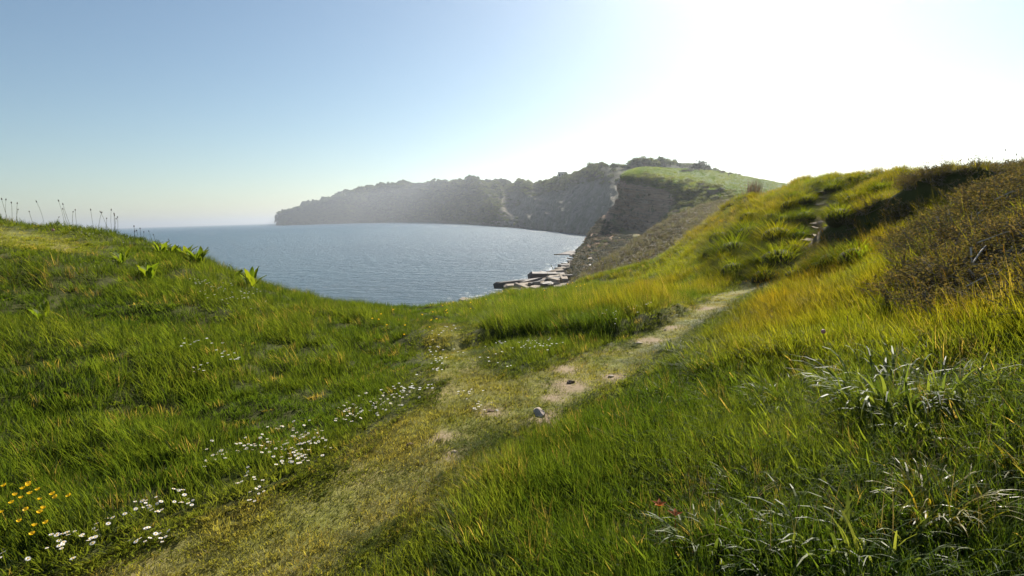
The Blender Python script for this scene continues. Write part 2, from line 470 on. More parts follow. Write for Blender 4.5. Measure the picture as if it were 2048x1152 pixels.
# ---------------------------------------------------------------- near promontory: field, cliff and the slope at its foot
prows = [
 [(1262, 352, 420), (1290, 340, 430), (1340, 342, 430), (1400, 345, 430), (1450, 350, 430), (1500, 362, 430), (1570, 374, 430), (1660, 390, 430)],
 [(1252, 346, 290), (1286, 335, 320), (1340, 337, 330), (1400, 340, 340), (1450, 345.5, 340), (1500, 355, 330), (1570, 368, 320), (1660, 386, 300)],
 [(1245, 347, 246), (1284, 340, 260), (1345, 346, 270), (1405, 352, 270), (1455, 360, 265), (1505, 370, 250), (1575, 384, 235), (1660, 400, 220)],
 [(1241, 352, 234), (1280, 351, 232), (1335, 360, 222), (1385, 369, 210), (1425, 378, 200), (1470, 390, 190), (1540, 404, 180), (1640, 420, 170)],
 [(1239, 362, 233), (1274, 366, 228), (1330, 378, 214), (1375, 391, 200), (1408, 400, 190), (1455, 406, 178), (1530, 418, 168), (1630, 430, 160)],
 [(1236, 376, 232), (1270, 386, 226), (1324, 402, 210), (1366, 414, 194), (1396, 417, 180), (1445, 418, 166), (1520, 430, 156), (1620, 440, 150)],
 [(1232, 398, 231), (1262, 420, 224), (1306, 434, 206), (1346, 436, 188), (1384, 430, 170), (1430, 428, 156), (1510, 440, 146), (1610, 452, 140)],
 [(1215, 422, 230), (1248, 448, 220), (1282, 462, 198), (1318, 462, 176), (1360, 450, 156), (1410, 445, 144), (1500, 455, 135), (1600, 465, 130)],
 [(1188, 452, 229), (1212, 486, 187), (1238, 500, 164), (1278, 494, 148), (1330, 478, 142), (1390, 465, 130), (1480, 475, 124), (1590, 480, 120)],
 [(1168, 484, 224), (1180, 512, 162), (1198, 530, 133), (1240, 527, 124), (1300, 512, 118), (1370, 490, 118), (1460, 495, 114), (1580, 500, 110)],
 [(1160, 500, 199), (1154, 527, 141), (1158, 546, 114), (1200, 556, 105), (1270, 545, 104), (1340, 525, 105), (1440, 525, 104), (1570, 520, 100)],
 [(1158, 508, 194), (1144, 545, 128), (1138, 576, 99), (1170, 595, 92), (1240, 585, 92), (1320, 560, 95), (1420, 555, 94), (1560, 545, 92)],
]
PG = loft(prows, 20, 12)
PN = grid_normals(PG); PN *= np.sign((PN * (EYE - PG)).sum(-1, keepdims=True))
nv, nu = PG.shape[:2]
UU, VV = np.meshgrid(np.linspace(0, 7, nu), np.linspace(0, 11, nv))
strat = PG[..., 2] + 0.22 * PG[..., 0] - 0.02 * PG[..., 1]
face = sstep(3.6, 4.6, VV + 0.25 * fbm(UU * 3, VV, 51, 3)) * (1 - sstep(6.6, 7.8, VV)) * (1 - sstep(2.2, 3.1, UU + 0.3 * fbm(UU, VV * 2, 52, 3)))
bare = np.maximum(face, sstep(7.0, 7.6, VV) * (1 - sstep(0.9, 2.1, UU + .5 * fbm(UU * 4, VV * 1.6, 55, 3) + (VV - 8.5) * -0.18)))
bare = np.maximum(bare, sstep(3.2, 3.8, VV) * (1 - sstep(0.35, 0.6, UU)))
step = _hash(np.floor(strat / 1.3).astype(np.int64), np.zeros_like(strat, dtype=np.int64), 5)
step2 = _hash(np.floor(strat / 0.45).astype(np.int64), np.ones_like(strat, dtype=np.int64), 6)
damp = face * ((step - 0.5) * 2.6 + (step2 - 0.5) * 0.9 + 0.8 * fbm(UU * 5, VV * 3, 57, 3)) + bare * fbm(UU * 9, VV * 6, 58, 3) * 0.9
damp += (1 - bare) * (sstep(2.4, 3.2, VV)) * np.maximum(fbm(UU * 7, VV * 4, 59, 3), -0.2) * 1.5 + 0.5 * fbm(UU * 3, VV * 3, 60, 3) * sstep(1.2, 2.4, VV)
PG = PG + PN * damp[..., None]
def promontory_material():
    t = NT('promontory'); co = t.coord()
    n1 = t.noise(co, 0.35, 5, 0.65); n2 = t.noise(co, 1.6, 5, 0.7); n0 = t.noise(co, 0.06, 4)
    grass = t.ramp(n1, [(0.3, (0.030, 0.075, 0.003)), (0.55, (0.050, 0.105, 0.004)), (0.75, (0.085, 0.125, 0.006))])
    grass = t.mix(t.math('MULTIPLY', n2, 0.35), grass, (0.12, 0.115, 0.010))
    sx = t.n('ShaderNodeSeparateXYZ'); t.l(co, sx.inputs[0])
    st = t.math('ADD', sx.outputs[2], t.math('ADD', t.math('MULTIPLY', sx.outputs[0], 0.22), t.math('MULTIPLY', sx.outputs[1], -0.02)))
    cb = t.n('ShaderNodeCombineXYZ'); t.l(st, cb.inputs[2]); t.l(t.math('MULTIPLY', sx.outputs[0], 0.05), cb.inputs[0])
    ns = t.noise(cb.outputs[0], 1.5, 4, 0.7)
    rock = t.ramp(ns, [(0.34, (0.17, 0.095, 0.06)), (0.46, (0.48, 0.31, 0.20)), (0.54, (0.25, 0.15, 0.095)), (0.66, (0.50, 0.36, 0.25))])
    rock = t.mix(t.math('MULTIPLY', n2, 0.3), rock, (0.14, 0.11, 0.08))
    rock = t.mix(t.ramp(n1, [(0.52, (0, 0, 0)), (0.66, (.8, .8, .8))]), rock, (0.07, 0.08, 0.03))
    c = t.mix(t.attr('bare').outputs['Fac'], grass, rock)
    return t.done(t.principled(c, 0.95, t.bump(t.math('ADD', ns, n2), 0.7, 0.5), 0.1))
promontory = struct(grid_mesh('promontory', PG, promontory_material(), smooth=False))
vattr(promontory, 'bare', bare)
promontory['label'] = 'grassy promontory ending in a layered brown cliff above the shore'

# ---------------------------------------------------------------- scrub-covered spur in the gully
srows = [
 [(1080, 640, 118), (1150, 600, 116), (1220, 540, 118), (1290, 490, 126), (1360, 462, 138), (1420, 440, 146), (1480, 428, 150), (1560, 420, 150)],
 [(1130, 580, 98), (1188, 540, 101), (1258, 494, 108), (1328, 448, 118), (1388, 420, 128), (1440, 408, 138), (1500, 406, 140), (1570, 406, 140)],
 [(1150, 578, 84), (1215, 545, 86), (1285, 505, 90), (1350, 460, 98), (1405, 435, 108), (1455, 416, 118), (1520, 414, 122), (1580, 416, 124)],
 [(1170, 590, 70), (1240, 565, 70), (1310, 530, 74), (1375, 490, 80), (1430, 450, 88), (1480, 432, 96), (1540, 430, 100), (1600, 432, 104)],
 [(1180, 640, 56), (1260, 610, 56), (1340, 580, 58), (1400, 540, 64), (1450, 500, 70), (1500, 460, 76), (1560, 450, 80), (1620, 445, 84)],
]
SG = loft(srows, 16, 16)
SN = grid_normals(SG); SN *= np.sign((SN * (EYE - SG)).sum(-1, keepdims=True))
nv, nu = SG.shape[:2]
UU, VV = np.meshgrid(np.linspace(0, 7, nu), np.linspace(0, 4, nv))
SG = SG + SN * (0.5 * fbm(UU * 3, VV * 3, 71, 4))[..., None]
t = NT('spur_soil'); co = t.coord(); n1 = t.noise(co, 0.5, 5)
SPUR_MAT = t.done(t.principled(t.ramp(n1, [(0.35, (0.05, 0.055, 0.018)), (0.6, (0.09, 0.10, 0.03)), (0.75, (0.14, 0.12, 0.05))]), 0.95, t.bump(n1, 0.6, 0.3), 0.1))
spur = struct(grid_mesh('spur', SG, SPUR_MAT))
SPG = SG
spur['label'] = 'scrub covered spur running down to the shore below the cliff'

# ---------------------------------------------------------------- grass clump library
def blade_strip(V, Fc, B, base, az, L, w, bend, lean, segs, bl, twist=0.0):
    """one curved, tapering blade; bend = how far the tip turns over"""
    ca, sa = math.cos(az), math.sin(az)
    p = np.array(base, float); i0 = len(V)
    th = lean
    wx, wy = -sa, ca
    if twist: wx, wy = math.cos(az + math.pi / 2 + twist), math.sin(az + math.pi / 2 + twist)
    for k in range(segs + 1):
        t = k / segs
        ww = w * (1 - t ** 2.2) * (0.75 + 0.5 * min(1, t * 3)) * 0.5
        if k < segs:
            V.append((p[0] - wx * ww, p[1] - wy * ww, p[2])); V.append((p[0] + wx * ww, p[1] + wy * ww, p[2])); B += [bl, bl]
        else:
            V.append(tuple(p)); B.append(bl)
        st = L / segs
        p = p + st * np.array([math.sin(th) * ca, math.sin(th) * sa, math.cos(th)])
        th += bend / segs * (0.5 + t * 1.3)
    for k in range(segs - 1):
        a = i0 + 2 * k; Fc.append((a, a + 1, a + 3, a + 2))
    a = i0 + 2 * (segs - 1); Fc.append((a, a + 1, i0 + 2 * segs))

def seed_head(V, Fc, B, base, top, L, r, bl):
    """small spindle-shaped ear at the top of a stem"""
    i0 = len(V); b = np.array(top); d = (b - np.array(base)); d = d / np.linalg.norm(d)
    for t, k in ((0, .3), (.35, 1), (.75, .7)):
        for j in range(3):
            a = j * 2.094
            V.append(tuple(b + d * L * t + r * k * np.array([math.cos(a), math.sin(a), 0]))); B.append(bl)
    V.append(tuple(b + d * L)); B.append(bl)
    for q in range(2):
        for j in range(3):
            a = i0 + q * 3; Fc.append((a + j, a + (j + 1) % 3, a + 3 + (j + 1) % 3, a + 3 + j))
    for j in range(3): Fc.append((i0 + 6 + j, i0 + 6 + (j + 1) % 3, i0 + 9))

def clump_mesh(name, mat, n, R, L, w, bend, lean, segs, seed, ears=0, twist=0.6):
    rnd = random.Random(seed); V, Fc, B = [], [], []
    for i in range(n):
        a = rnd.uniform(0, 6.283); r = R * math.sqrt(rnd.random())
        az = a + rnd.gauss(0, 0.9)
        l = L * rnd.uniform(0.55, 1.12)
        blade_strip(V, Fc, B, (r * math.cos(a), r * math.sin(a), -0.03), az, l, w * rnd.uniform(.6, 1.25), bend * rnd.uniform(.3, 1.5), lean * rnd.uniform(0.1, 1.3), segs, rnd.random(), rnd.uniform(-twist, twist))
    for i in range(ears):
        a = rnd.uniform(0, 6.283); r = R * rnd.random(); az = rnd.uniform(0, 6.283); l = L * rnd.uniform(1.2, 1.6)
        b0 = (r * math.cos(a), r * math.sin(a), 0)
        blade_strip(V, Fc, B, b0, az, l, w * .35, 0.25, 0.06, 3, .9)
        tip = V[-1]
        seed_head(V, Fc, B, (tip[0] * .97, tip[1] * .97, tip[2] - .05), (tip[0], tip[1], tip[2] - 0.02), l * .13, 0.0035, 0.95)
    me = bpy.data.meshes.new(name)
    me.from_pydata(V, [], Fc); me.materials.append(mat)
    at = me.attributes.new('bl', 'FLOAT', 'POINT'); at.data.foreach_set('value', np.array(B, np.float32))
    return me

GRASS_MAT = leaf_mat('grass_blade', None, 0.57, (1.58, 1.44, 0.42), 0.6, 0.12)
LIB = bpy.data.collections.new('grass_library')      # not linked to the scene
def lib(names_meshes):
    c = bpy.data.collections.new('lib'); out = []
    for i, me in enumerate(names_meshes):
        o = bpy.data.objects.new('a%03d_%s' % (i, me.name), me); c.objects.link(o)
    return c

def gn_scatter(name, pts, rot, scl, idx, tint, coll):
    me = bpy.data.meshes.new(name)
    n = len(pts)
    me.vertices.add(n); me.vertices.foreach_set('co', np.asarray(pts, np.float32).ravel())
    a = me.attributes.new('rot', 'FLOAT_VECTOR', 'POINT'); a.data.foreach_set('vector', np.asarray(rot, np.float32).ravel())
    a = me.attributes.new('scl', 'FLOAT_VECTOR', 'POINT'); a.data.foreach_set('vector', np.asarray(scl, np.float32).ravel())
    a = me.attributes.new('idx', 'INT', 'POINT'); a.data.foreach_set('value', np.asarray(idx, np.int32))
    a = me.attributes.new('tint', 'FLOAT_COLOR', 'POINT'); a.data.foreach_set('color', np.concatenate([np.asarray(tint, np.float32), np.ones((n, 1), np.float32)], 1).ravel())
    o = bpy.data.objects.new(name, me); COL.objects.link(o)
    g = bpy.data.node_groups.new(name + '_scatter', 'GeometryNodeTree')
    g.interface.new_socket('Geometry', in_out='INPUT', socket_type='NodeSocketGeometry')
    g.interface.new_socket('Geometry', in_out='OUTPUT', socket_type='NodeSocketGeometry')
    N = g.nodes; gi = N.new('NodeGroupInput'); go = N.new('NodeGroupOutput')
    iop = N.new('GeometryNodeInstanceOnPoints'); ci = N.new('GeometryNodeCollectionInfo')
    ci.inputs['Collection'].default_value = coll; ci.inputs['Separate Children'].default_value = True; ci.inputs['Reset Children'].default_value = True
    def na(nm, dt):
        k = N.new('GeometryNodeInputNamedAttribute'); k.data_type = dt; k.inputs['Name'].default_value = nm; return k.outputs[0]
    iop.inputs['Pick Instance'].default_value = True
    for a, b in ((gi.outputs[0], iop.inputs['Points']), (ci.outputs[0], iop.inputs['Instance']), (na('idx', 'INT'), iop.inputs['Instance Index']),
                 (na('rot', 'FLOAT_VECTOR'), iop.inputs['Rotation']), (na('scl', 'FLOAT_VECTOR'), iop.inputs['Scale']), (iop.outputs[0], go.inputs[0])):
        g.links.new(a, b)
    md = o.modifiers.new('scatter', 'NODES'); md.node_group = g
    return o

def lean_rot(w, t, yaw):
    """euler angles for Rz(w) Ry(t) Rz(-w) Rz(yaw)"""
    cw_, sw = np.cos(w), np.sin(w); ct, st = np.cos(t), np.sin(t); c2, s2 = np.cos(yaw - w), np.sin(yaw - w)
    R00 = cw_ * ct * c2 - sw * s2
    R10 = sw * ct * c2 + cw_ * s2
    R20 = -st * c2; R21 = st * s2; R22 = ct
    return np.stack([np.arctan2(R21, R22), np.arcsin(np.clip(-R20, -1, 1)), np.arctan2(R10, R00)], 1)

# clump kinds: 0-3 fine meadow, 4-6 broad, 7-9 short turf, 10-12 golden with ears, 13-14 herbs
CL = []
for s in range(4): CL.append(clump_mesh('fine', GRASS_MAT, 34, .075, .26, .0042, 0.9, .35, 4, s))
for s in range(3): CL.append(clump_mesh('broad', GRASS_MAT, 20, .07, .30, .0085, 1.7, .35, 6, 10 + s))
for s in range(3): CL.append(clump_mesh('turf', GRASS_MAT, 34, .085, .050, .0038, 0.8, .6, 2, 20 + s))
for s in range(3): CL.append(clump_mesh('golden', GRASS_MAT, 26, .085, .34, .0055, 0.7, .28, 4, 30 + s, ears=1))
for s in range(2): CL.append(clump_mesh('herb', GRASS_MAT, 16, .05, .10, .022, 1.6, .7, 4, 40 + s))
for s in range(3): CL.append(clump_mesh('short', GRASS_MAT, 46, .085, .13, .0042, 0.9, .4, 3, 50 + s))
CLIB = lib(CL)

def scatter_points(rmin, rmax, dens, half):
    """random ground points in a wedge round the viewing direction; dens(r) per square metre"""
    rs = np.linspace(rmin, rmax, 200); den = dens(rs) * rs * 2 * half
    cum = np.concatenate([[0], np.cumsum((den[1:] + den[:-1]) / 2 * np.diff(rs))]); n = int(cum[-1])
    r = np.interp(RNG.random(n) * cum[-1], cum, rs); th = RNG.uniform(-half, half, n)
    return r * np.sin(th), r * np.cos(th)

def inpoly(px, py, poly):
    c = np.zeros(px.shape, bool); j = len(poly) - 1
    for i in range(len(poly)):
        xi, yi = poly[i]; xj, yj = poly[j]
        m = ((yi > py) != (yj > py)) & (px < (xj - xi) * (py - yi) / (yj - yi + 1e-12) + xi)
        c ^= m; j = i
    return c

x1, y1 = scatter_points(0.5, 45, lambda r: 300 * np.minimum(1, (4.0 / r) ** 1.2), math.radians(58))
x2, y2 = scatter_points(0.5, 4.5, lambda r: 130 + 0 * r, math.pi)
x3, y3 = scatter_points(1.5, 12, lambda r: 640 * np.minimum(1, (4.0 / r) ** 1.3), math.radians(46))
m3 = path_sd(x3, y3) < .12; x3, y3 = x3[m3], y3[m3]
gx, gy = np.concatenate([x1, x2, x3]), np.concatenate([y1, y2, y3])
gz = height(gx, gy)
ppx, ppy, _w = pix(gx, gy, gz)
ppx = np.where(gy > .3, ppx, np.where(gx < 0, -500, 2500))
gr = np.hypot(gx, gy)
sd = path_sd(gx, gy)
# drop what lies well behind the crests
vis = (gy < 34) | (RNG.random(len(gx)) < .5)
nA = fbm(gx * 0.9, gy * 0.9, 101, 3); nB = fbm(gx * 0.35 + 4, gy * 0.35, 102, 3); nC = fbm(gx * 2.6, gy * 2.6, 103, 3); nD = fbm(gx * .22, gy * .22 + 7, 104, 2)
right = sstep(1150, 1500, ppx + 180 * nA - 0.0 * ppy) * sstep(760, 640, ppy + 60 * nB)       # golden bank beyond the foreground
golden = right * sstep(-.1, 1.0, sd)
fore = sstep(700, 800, ppy) * sstep(0, .5, sd) * (gx > 0)                        # lush foreground right of the path
left = (gx < 0) & (ppx < 900)
mid = sstep(930, 1040, ppx) * sstep(1440, 1370, ppx) * sstep(684, 668, ppy + 14 * nA) * sstep(575, 610, ppy) * sstep(.05, .35, sd)
edge = sstep(0.0, 0.55, sd)
n = len(gx)
L = 0.72 + 0.34 * nA + 0.25 * nC                    # length factor
L = np.where(left, 0.60 + .55 * nA + .35 * nC, L)
L = L * (0.22 + 0.78 * edge)
verge = sstep(0.9, 0.1, sd) * left                    # the daisy verge stays short
L = L * (1 - 0.38 * verge)
L = L * (1 + 0.95 * mid) * (1 + 0.25 * golden)
crest_l = left & (ppy < 520)
L = np.where(crest_l, L * .55, L)
idx = RNG.integers(0, 4, n)
u = RNG.random(n)
idx = np.where((u < .22 * golden * (ppy > 395)), RNG.integers(10, 13, n), idx)
broad_zone = (gx > .5) & (ppx > 1250) & (ppy > 690)
idx = np.where(broad_zone & (u > .72 - .25 * nA), RNG.integers(4, 7, n), idx)
idx = np.where((~broad_zone) & (u > .91), RNG.integers(13, 15, n), idx)
inside = sd < 0.05 + .22 * nC + .08 * RNG.normal(size=n)
idx = np.where(inside, np.where(RNG.random(n) < .8, RNG.integers(7, 10, n), RNG.integers(15, 18, n)), idx)
L = np.where(inside, np.where(idx >= 15, .26 + .16 * nC, 0.9 + .5 * nC), L)
keepp = (~inside) | (RNG.random(n) < (1.0 - .45 * sstep(.15, .5, fbm(gx * 1.3, gy * 1.3, 120, 3))))
# mostly bare trodden steps up the hill
keepp &= ~(RNG.random(n) < .9 * bare_soil(gx, gy))
keepp &= ~((sd < 0.0) & (gy > 11.5) & (RNG.random(n) < .85))
L = np.clip(L, .10 + .15 * sstep(.05, .5, sd), 2.0)
sx = (0.85 + .3 * RNG.random(n)) * (1 + 0.035 * np.maximum(gr - 5, 0))       # farther clumps are drawn fuller
scl = np.stack([sx, sx, L * (0.9 + .2 * RNG.random(n))], 1)
wind = np.where(left, 2.7, np.where(fore > .5, 2.9, 2.6)) + 1.1 * nB + .5 * nA
tilt = np.clip(0.30 + .28 * nC + .25 * fore + .12 * left, 0, .95) * np.where(inside, .4, 1)
rot = lean_rot(wind, tilt, RNG.uniform(0, 6.283, n))
def mixc(a, b, t): return a * (1 - t[:, None]) + b * t[:, None]
A = lambda *c: np.array(c)[None]
tint = mixc(A(.050, .090, .017) + 0 * scl, A(.100, .140, .026), np.clip(.5 + .8 * nA, 0, 1))
tint = mixc(tint, A(.036, .080, .014), np.clip(.8 * fore * (0.6 + nB), 0, 1))
gold = mixc(A(.130, .155, .014) + 0 * scl, A(.215, .170, .018), np.clip(.5 + 1.1 * nB + .3 * nC, 0, 1))
tint = mixc(tint, gold, np.clip(golden * (.72 + .5 * nA), 0, 1))
tint = mixc(tint, mixc(A(.150, .180, .036) + 0 * scl, A(.235, .222, .10), np.clip(.36 + .9 * nC + .5 * nA, 0, 1)), np.clip(inside * 1.0 + .35 * (1 - edge), 0, 1))
straw = (RNG.random(n) < .045)
tint = np.where(straw[:, None], A(.24, .20, .09), tint)
tint = tint * (.8 + .4 * RNG.random(n))[:, None]
base_keep = keepp & vis & (gr > 1.0)
# low squashed clumps become turf instead
low = (L < .60) & (idx < 4) & ~inside
idx = np.where(low, RNG.integers(15, 18, n), idx); scl[:, 2] = np.where(low, scl[:, 2] * 2.0, scl[:, 2])
THICKET = [(1795, 356), (1850, 350), (2150, 330), (2200, 660), (2000, 640), (1900, 660), (1800, 640), (1775, 590), (1810, 540), (1790, 500), (1850, 446), (1935, 398), (1905, 376), (1800, 382)]
in_th = inpoly(ppx + 30 * nC, ppy + 25 * nA, THICKET) & (gy > 1.5)
tsd = terrace(gx, gy, True)
BARE = (in_th & (RNG.random(n) < .86)) | ((tsd > -.75) & (tsd < .10) & (RNG.random(n) < .85))
L_th = in_th & ~BARE
ok = base_keep & ~BARE
pp = np.stack([gx, gy, gz], 1)
def emit(name, mask, label, cat):
    stuff(gn_scatter(name, pp[mask], rot[mask], scl[mask], idx[mask], tint[mask], CLIB), label, cat)
emit('meadow_grass', ok & ~inside, 'long green and golden meadow grass covering the banks', 'grass')
emit('path_turf', ok & inside, 'short worn olive turf growing on the trodden path', 'turf')

# ---------------------------------------------------------------- generic builders for things
def plain_mat(name, c0, c1, scale, rough=0.9, bump=0.5, bd=0.02, spec=0.2, c2=None):
    t = NT(name); co = t.coord(); n = t.noise(co, scale, 6, 0.65); n2 = t.noise(co, scale * 5, 4, 0.6)
    st = [(0.35, c0), (0.62, c1)] + ([(0.75, c2)] if c2 else [])
    c = t.ramp(n, st); c = t.mix(t.math('MULTIPLY', n2, 0.35), c, tuple(v * .55 for v in c0))
    return t.done(t.principled(c, rough, t.bump(t.math('ADD', n, n2), bump, bd), spec))

def rand_leaf_mat(name, c0, c1, transl=0.35, tcol=(1.3, 1.15, .45), spec=0.2, rough=.55):
    """leaf colour that differs from plant to plant and leaf to leaf"""
    t = NT(name)
    oi = t.n('ShaderNodeObjectInfo').outputs['Random']
    c = t.mix(oi, c0, c1)
    bl = t.attr('bl').outputs['Fac']
    hs = t.n('ShaderNodeHueSaturation'); t.l(c, hs.inputs['Color']); t.l(t.math('MULTIPLY_ADD', bl, 0.9, 0.55), hs.inputs['Value'])
    t.l(t.math('MULTIPLY_ADD', bl, -0.05, 0.525), hs.inputs['Hue'])
    b = t.principled(hs.outputs[0], rough, None, spec)
    tr = t.n('ShaderNodeBsdfTranslucent'); t.l(t.mix(1.0, hs.outputs[0], tcol, 'MULTIPLY'), tr.inputs[0])
    mx = t.n('ShaderNodeMixShader'); mx.inputs[0].default_value = transl
    t.l(b.outputs[0], mx.inputs[1]); t.l(tr.outputs[0], mx.inputs[2])
    return t.done(mx)

def me_from(name, V, Fc, mat, B=None, smooth=False):
    me = bpy.data.meshes.new(name); me.from_pydata([tuple(v) for v in V], [], Fc); me.materials.append(mat)
    if B is not None:
        at = me.attributes.new('bl', 'FLOAT', 'POINT'); at.data.foreach_set('value', np.array(B, np.float32))
    if smooth: me.polygons.foreach_set('use_smooth', [True] * len(me.polygons))
    return me

def add(name, me, parent=None, loc=(0, 0, 0), rot=(0, 0, 0), scl=(1, 1, 1)):
    o = bpy.data.objects.new(name, me); COL.objects.link(o)
    o.location = tuple(map(float, loc)); o.rotation_euler = rot
    o.scale = (scl,) * 3 if isinstance(scl, (int, float)) else tuple(map(float, scl))
    if parent: o.parent = parent
    return o

def tube(V, Fc, pts, radii, k=6):
    pts = [np.array(p, float) for p in pts]; i0 = len(V); n = len(pts)
    for i, (p, r) in enumerate(zip(pts, radii)):
        d = pts[min(i + 1, n - 1)] - pts[max(i - 1, 0)]; d = d / (np.linalg.norm(d) + 1e-9)
        a = np.cross(d, (0.31, .2, .93) if abs(d[2]) < .95 else (1, 0, 0)); a /= np.linalg.norm(a); b = np.cross(d, a)
        for j in range(k):
            t = 2 * math.pi * j / k; V.append(tuple(p + r * (math.cos(t) * a + math.sin(t) * b)))
    for i in range(n - 1):
        for j in range(k):
            a = i0 + i * k + j; b = i0 + i * k + (j + 1) % k; Fc.append((a, b, b + k, a + k))
    Fc.append(tuple(i0 + (n - 1) * k + j for j in range(k)))
    return i0

def leaf(V, Fc, B, p, d, nrm, L, W, bl, fold=.25):
    """pointed oval leaf of four triangles along d"""
    d = np.array(d, float); d /= np.linalg.norm(d) + 1e-9
    s = np.cross(d, nrm); s /= np.linalg.norm(s) + 1e-9; u = np.cross(s, d); p = np.array(p, float); i0 = len(V)
    for q in (p, p + d * L * .45 + s * W * .5 + u * W * fold, p + d * L * .5, p + d * L * .45 - s * W * .5 + u * W * fold, p + d * L - u * L * .08): V.append(tuple(q)); B.append(bl)
    Fc += [(i0, i0 + 1, i0 + 2), (i0, i0 + 2, i0 + 3), (i0 + 1, i0 + 4, i0 + 2), (i0 + 2, i0 + 4, i0 + 3)]

def icosphere(sub):
    t = (1 + 5 ** .5) / 2
    V = [np.array(v, float) / math.hypot(1, t) for v in ((-1, t, 0), (1, t, 0), (-1, -t, 0), (1, -t, 0), (0, -1, t), (0, 1, t), (0, -1, -t), (0, 1, -t), (t, 0, -1), (t, 0, 1), (-t, 0, -1), (-t, 0, 1))]
    Fs = [(0, 11, 5), (0, 5, 1), (0, 1, 7), (0, 7, 10), (0, 10, 11), (1, 5, 9), (5, 11, 4), (11, 10, 2), (10, 7, 6), (7, 1, 8), (3, 9, 4), (3, 4, 2), (3, 2, 6), (3, 6, 8), (3, 8, 9), (4, 9, 5), (2, 4, 11), (6, 2, 10), (8, 6, 7), (9, 8, 1)]
    for _ in range(sub):
        cache = {}; nf = []
        def mid(a, b):
            k = (min(a, b), max(a, b))
            if k not in cache:
                m = V[a] + V[b]; V.append(m / np.linalg.norm(m)); cache[k] = len(V) - 1
            return cache[k]
        for a, b, c in Fs:
            x, y, z = mid(a, b), mid(b, c), mid(c, a); nf += [(a, x, z), (b, y, x), (c, z, y), (x, y, z)]
        Fs = nf
    return np.array(V), Fs

ICO2 = icosphere(2)
def rock_mesh(name, mat, seed, planes=9, cut=(.55, .9), sub=ICO2):
    """angular stone: a sphere cut flat by random planes and roughened"""
    rnd = np.random.default_rng(seed); V, Fs = sub; V = V.copy()
    for _ in range(planes):
        n = rnd.normal(size=3); n /= np.linalg.norm(n); c = rnd.uniform(*cut)
        d = V @ n; V = V - np.maximum(d - c, 0)[:, None] * n
    V = V * (1 + 0.05 * rnd.normal(size=(len(V), 1)))
    return me_from(name, V, [tuple(f) for f in Fs], mat)

def gnd(px, py):
    p = to_ground(px, py)
    while p is None: py += 3; p = to_ground(px, py)
    z = float(height(np.array([p[0]]), np.array([p[1]]))[0]); return np.array([p[0], p[1], z])
def gxy(x, y): return np.array([x, y, float(height(np.array([x]), np.array([y]))[0])])

# ---------------------------------------------------------------- leafy crowns
def crown_mesh(name, mat, seed, lumps=11, per=70, leafs=.17, flat=.8, hole=.0, low=-.25):
    rnd = np.random.default_rng(seed); V, Fc, B = [], [], []
    for k in range(lumps):
        d = rnd.normal(size=3); d /= np.linalg.norm(d)
        if d[2] < low: d[2] = -d[2] * .5
        c = d * rnd.uniform(.25, .68) * np.array([1, 1, flat]); r = rnd.uniform(.30, .48)
        for _ in range(per):
            e = rnd.normal(size=3); e /= np.linalg.norm(e)
            if e[2] < -.5: continue
            p = c + e * r * rnd.uniform(.75, 1.08) * np.array([1, 1, .85])
            n = e + .7 * rnd.normal(size=3); t = np.cross(n, rnd.normal(size=3))
            leaf(V, Fc, B, p, t, n, leafs * rnd.uniform(.7, 1.4), leafs * rnd.uniform(.5, .9), rnd.random(), .15)
    V = np.array(V); V[:, 2] = V[:, 2] * 1.0
    return me_from(name, V, Fc, mat, B)

def trunk_mesh(name, mat, seed):
    rnd = random.Random(seed); V, Fc = [], []
    tube(V, Fc, [(0, 0, -.9), (.03, .02, -.4), (.0, .05, .1), (.06, 0, .5)], [.11, .085, .06, .02], 7)
    for k in range(4):
        a = rnd.uniform(0, 6.28); z = rnd.uniform(-.35, .15)
        tube(V, Fc, [(0, 0, z), (.25 * math.cos(a), .25 * math.sin(a), z + .25), (.55 * math.cos(a), .55 * math.sin(a), z + .42)], [.05, .03, .01], 5)
    return me_from(name, V, Fc, mat)

BARK = plain_mat('bark', (0.06, 0.045, 0.03), (0.12, 0.09, 0.065), 6, bump=.6)
FAR_LEAF = rand_leaf_mat('woodland_leaves', (0.045, 0.078, 0.020), (0.11, 0.145, 0.035), .45)
CROWNS = [crown_mesh('crown', FAR_LEAF, 200 + s, 11, 60, .20) for s in range(6)]
TRUNKS = [trunk_mesh('trunk', BARK, 210 + s) for s in range(3)]
def head_at(px, frac):
    """point on the headland surface: photo column px, frac 0 waterline .. 1 ridge"""
    wpx = [w[0] for w in WATER]; u = np.interp(px, wpx, np.arange(len(wpx))) * 22
    v = (1 + frac * 4) * 14
    i, j = int(np.clip(round(v), 0, HG.shape[0] - 1)), int(np.clip(round(u), 0, HG.shape[1] - 1))
    return HG[i, j], i, j
TREE_GROUP = 'trees of the headland wood'
def tree(px, frac, size, label, k, lean=0):
    size *= .8
    p, i, j = head_at(px, frac)
    r = empty('woodland_tree', p + np.array([0, 0, size * .20]), RNG.uniform(0, 6.28)); r.scale = (size * .62, size * .62, size * .62)
    tag(r, label, 'tree', TREE_GROUP)
    add('crown', CROWNS[k % 6], r, scl=(1, 1, RNG.uniform(.85, 1.1))); add('trunk', TRUNKS[k % 3], r)
    return r
k = 0
for px in np.arange(930, 1255, 8.5):          # skyline trees on the cliff top round the bay
    k += 1
    big = px > 1060
    tree(px + RNG.uniform(-3, 3), 1.0 + RNG.uniform(-.02, .04), RNG.uniform(4.5, 8.0) * (1.0 if big else 1.15) * (1.6 if px < 1010 else 1), 'hazy broadleaf tree on the skyline of the wooded cliff top across the bay', k)
for px in np.arange(1262, 1490, 7.0):          # wood behind the field
    k += 1
    tree(px, 1.0 + RNG.uniform(-.03, .03), RNG.uniform(6.5, 9.5) * (1.25 if px < 1345 else .95), 'rounded green tree in the wood behind the clifftop field', k)
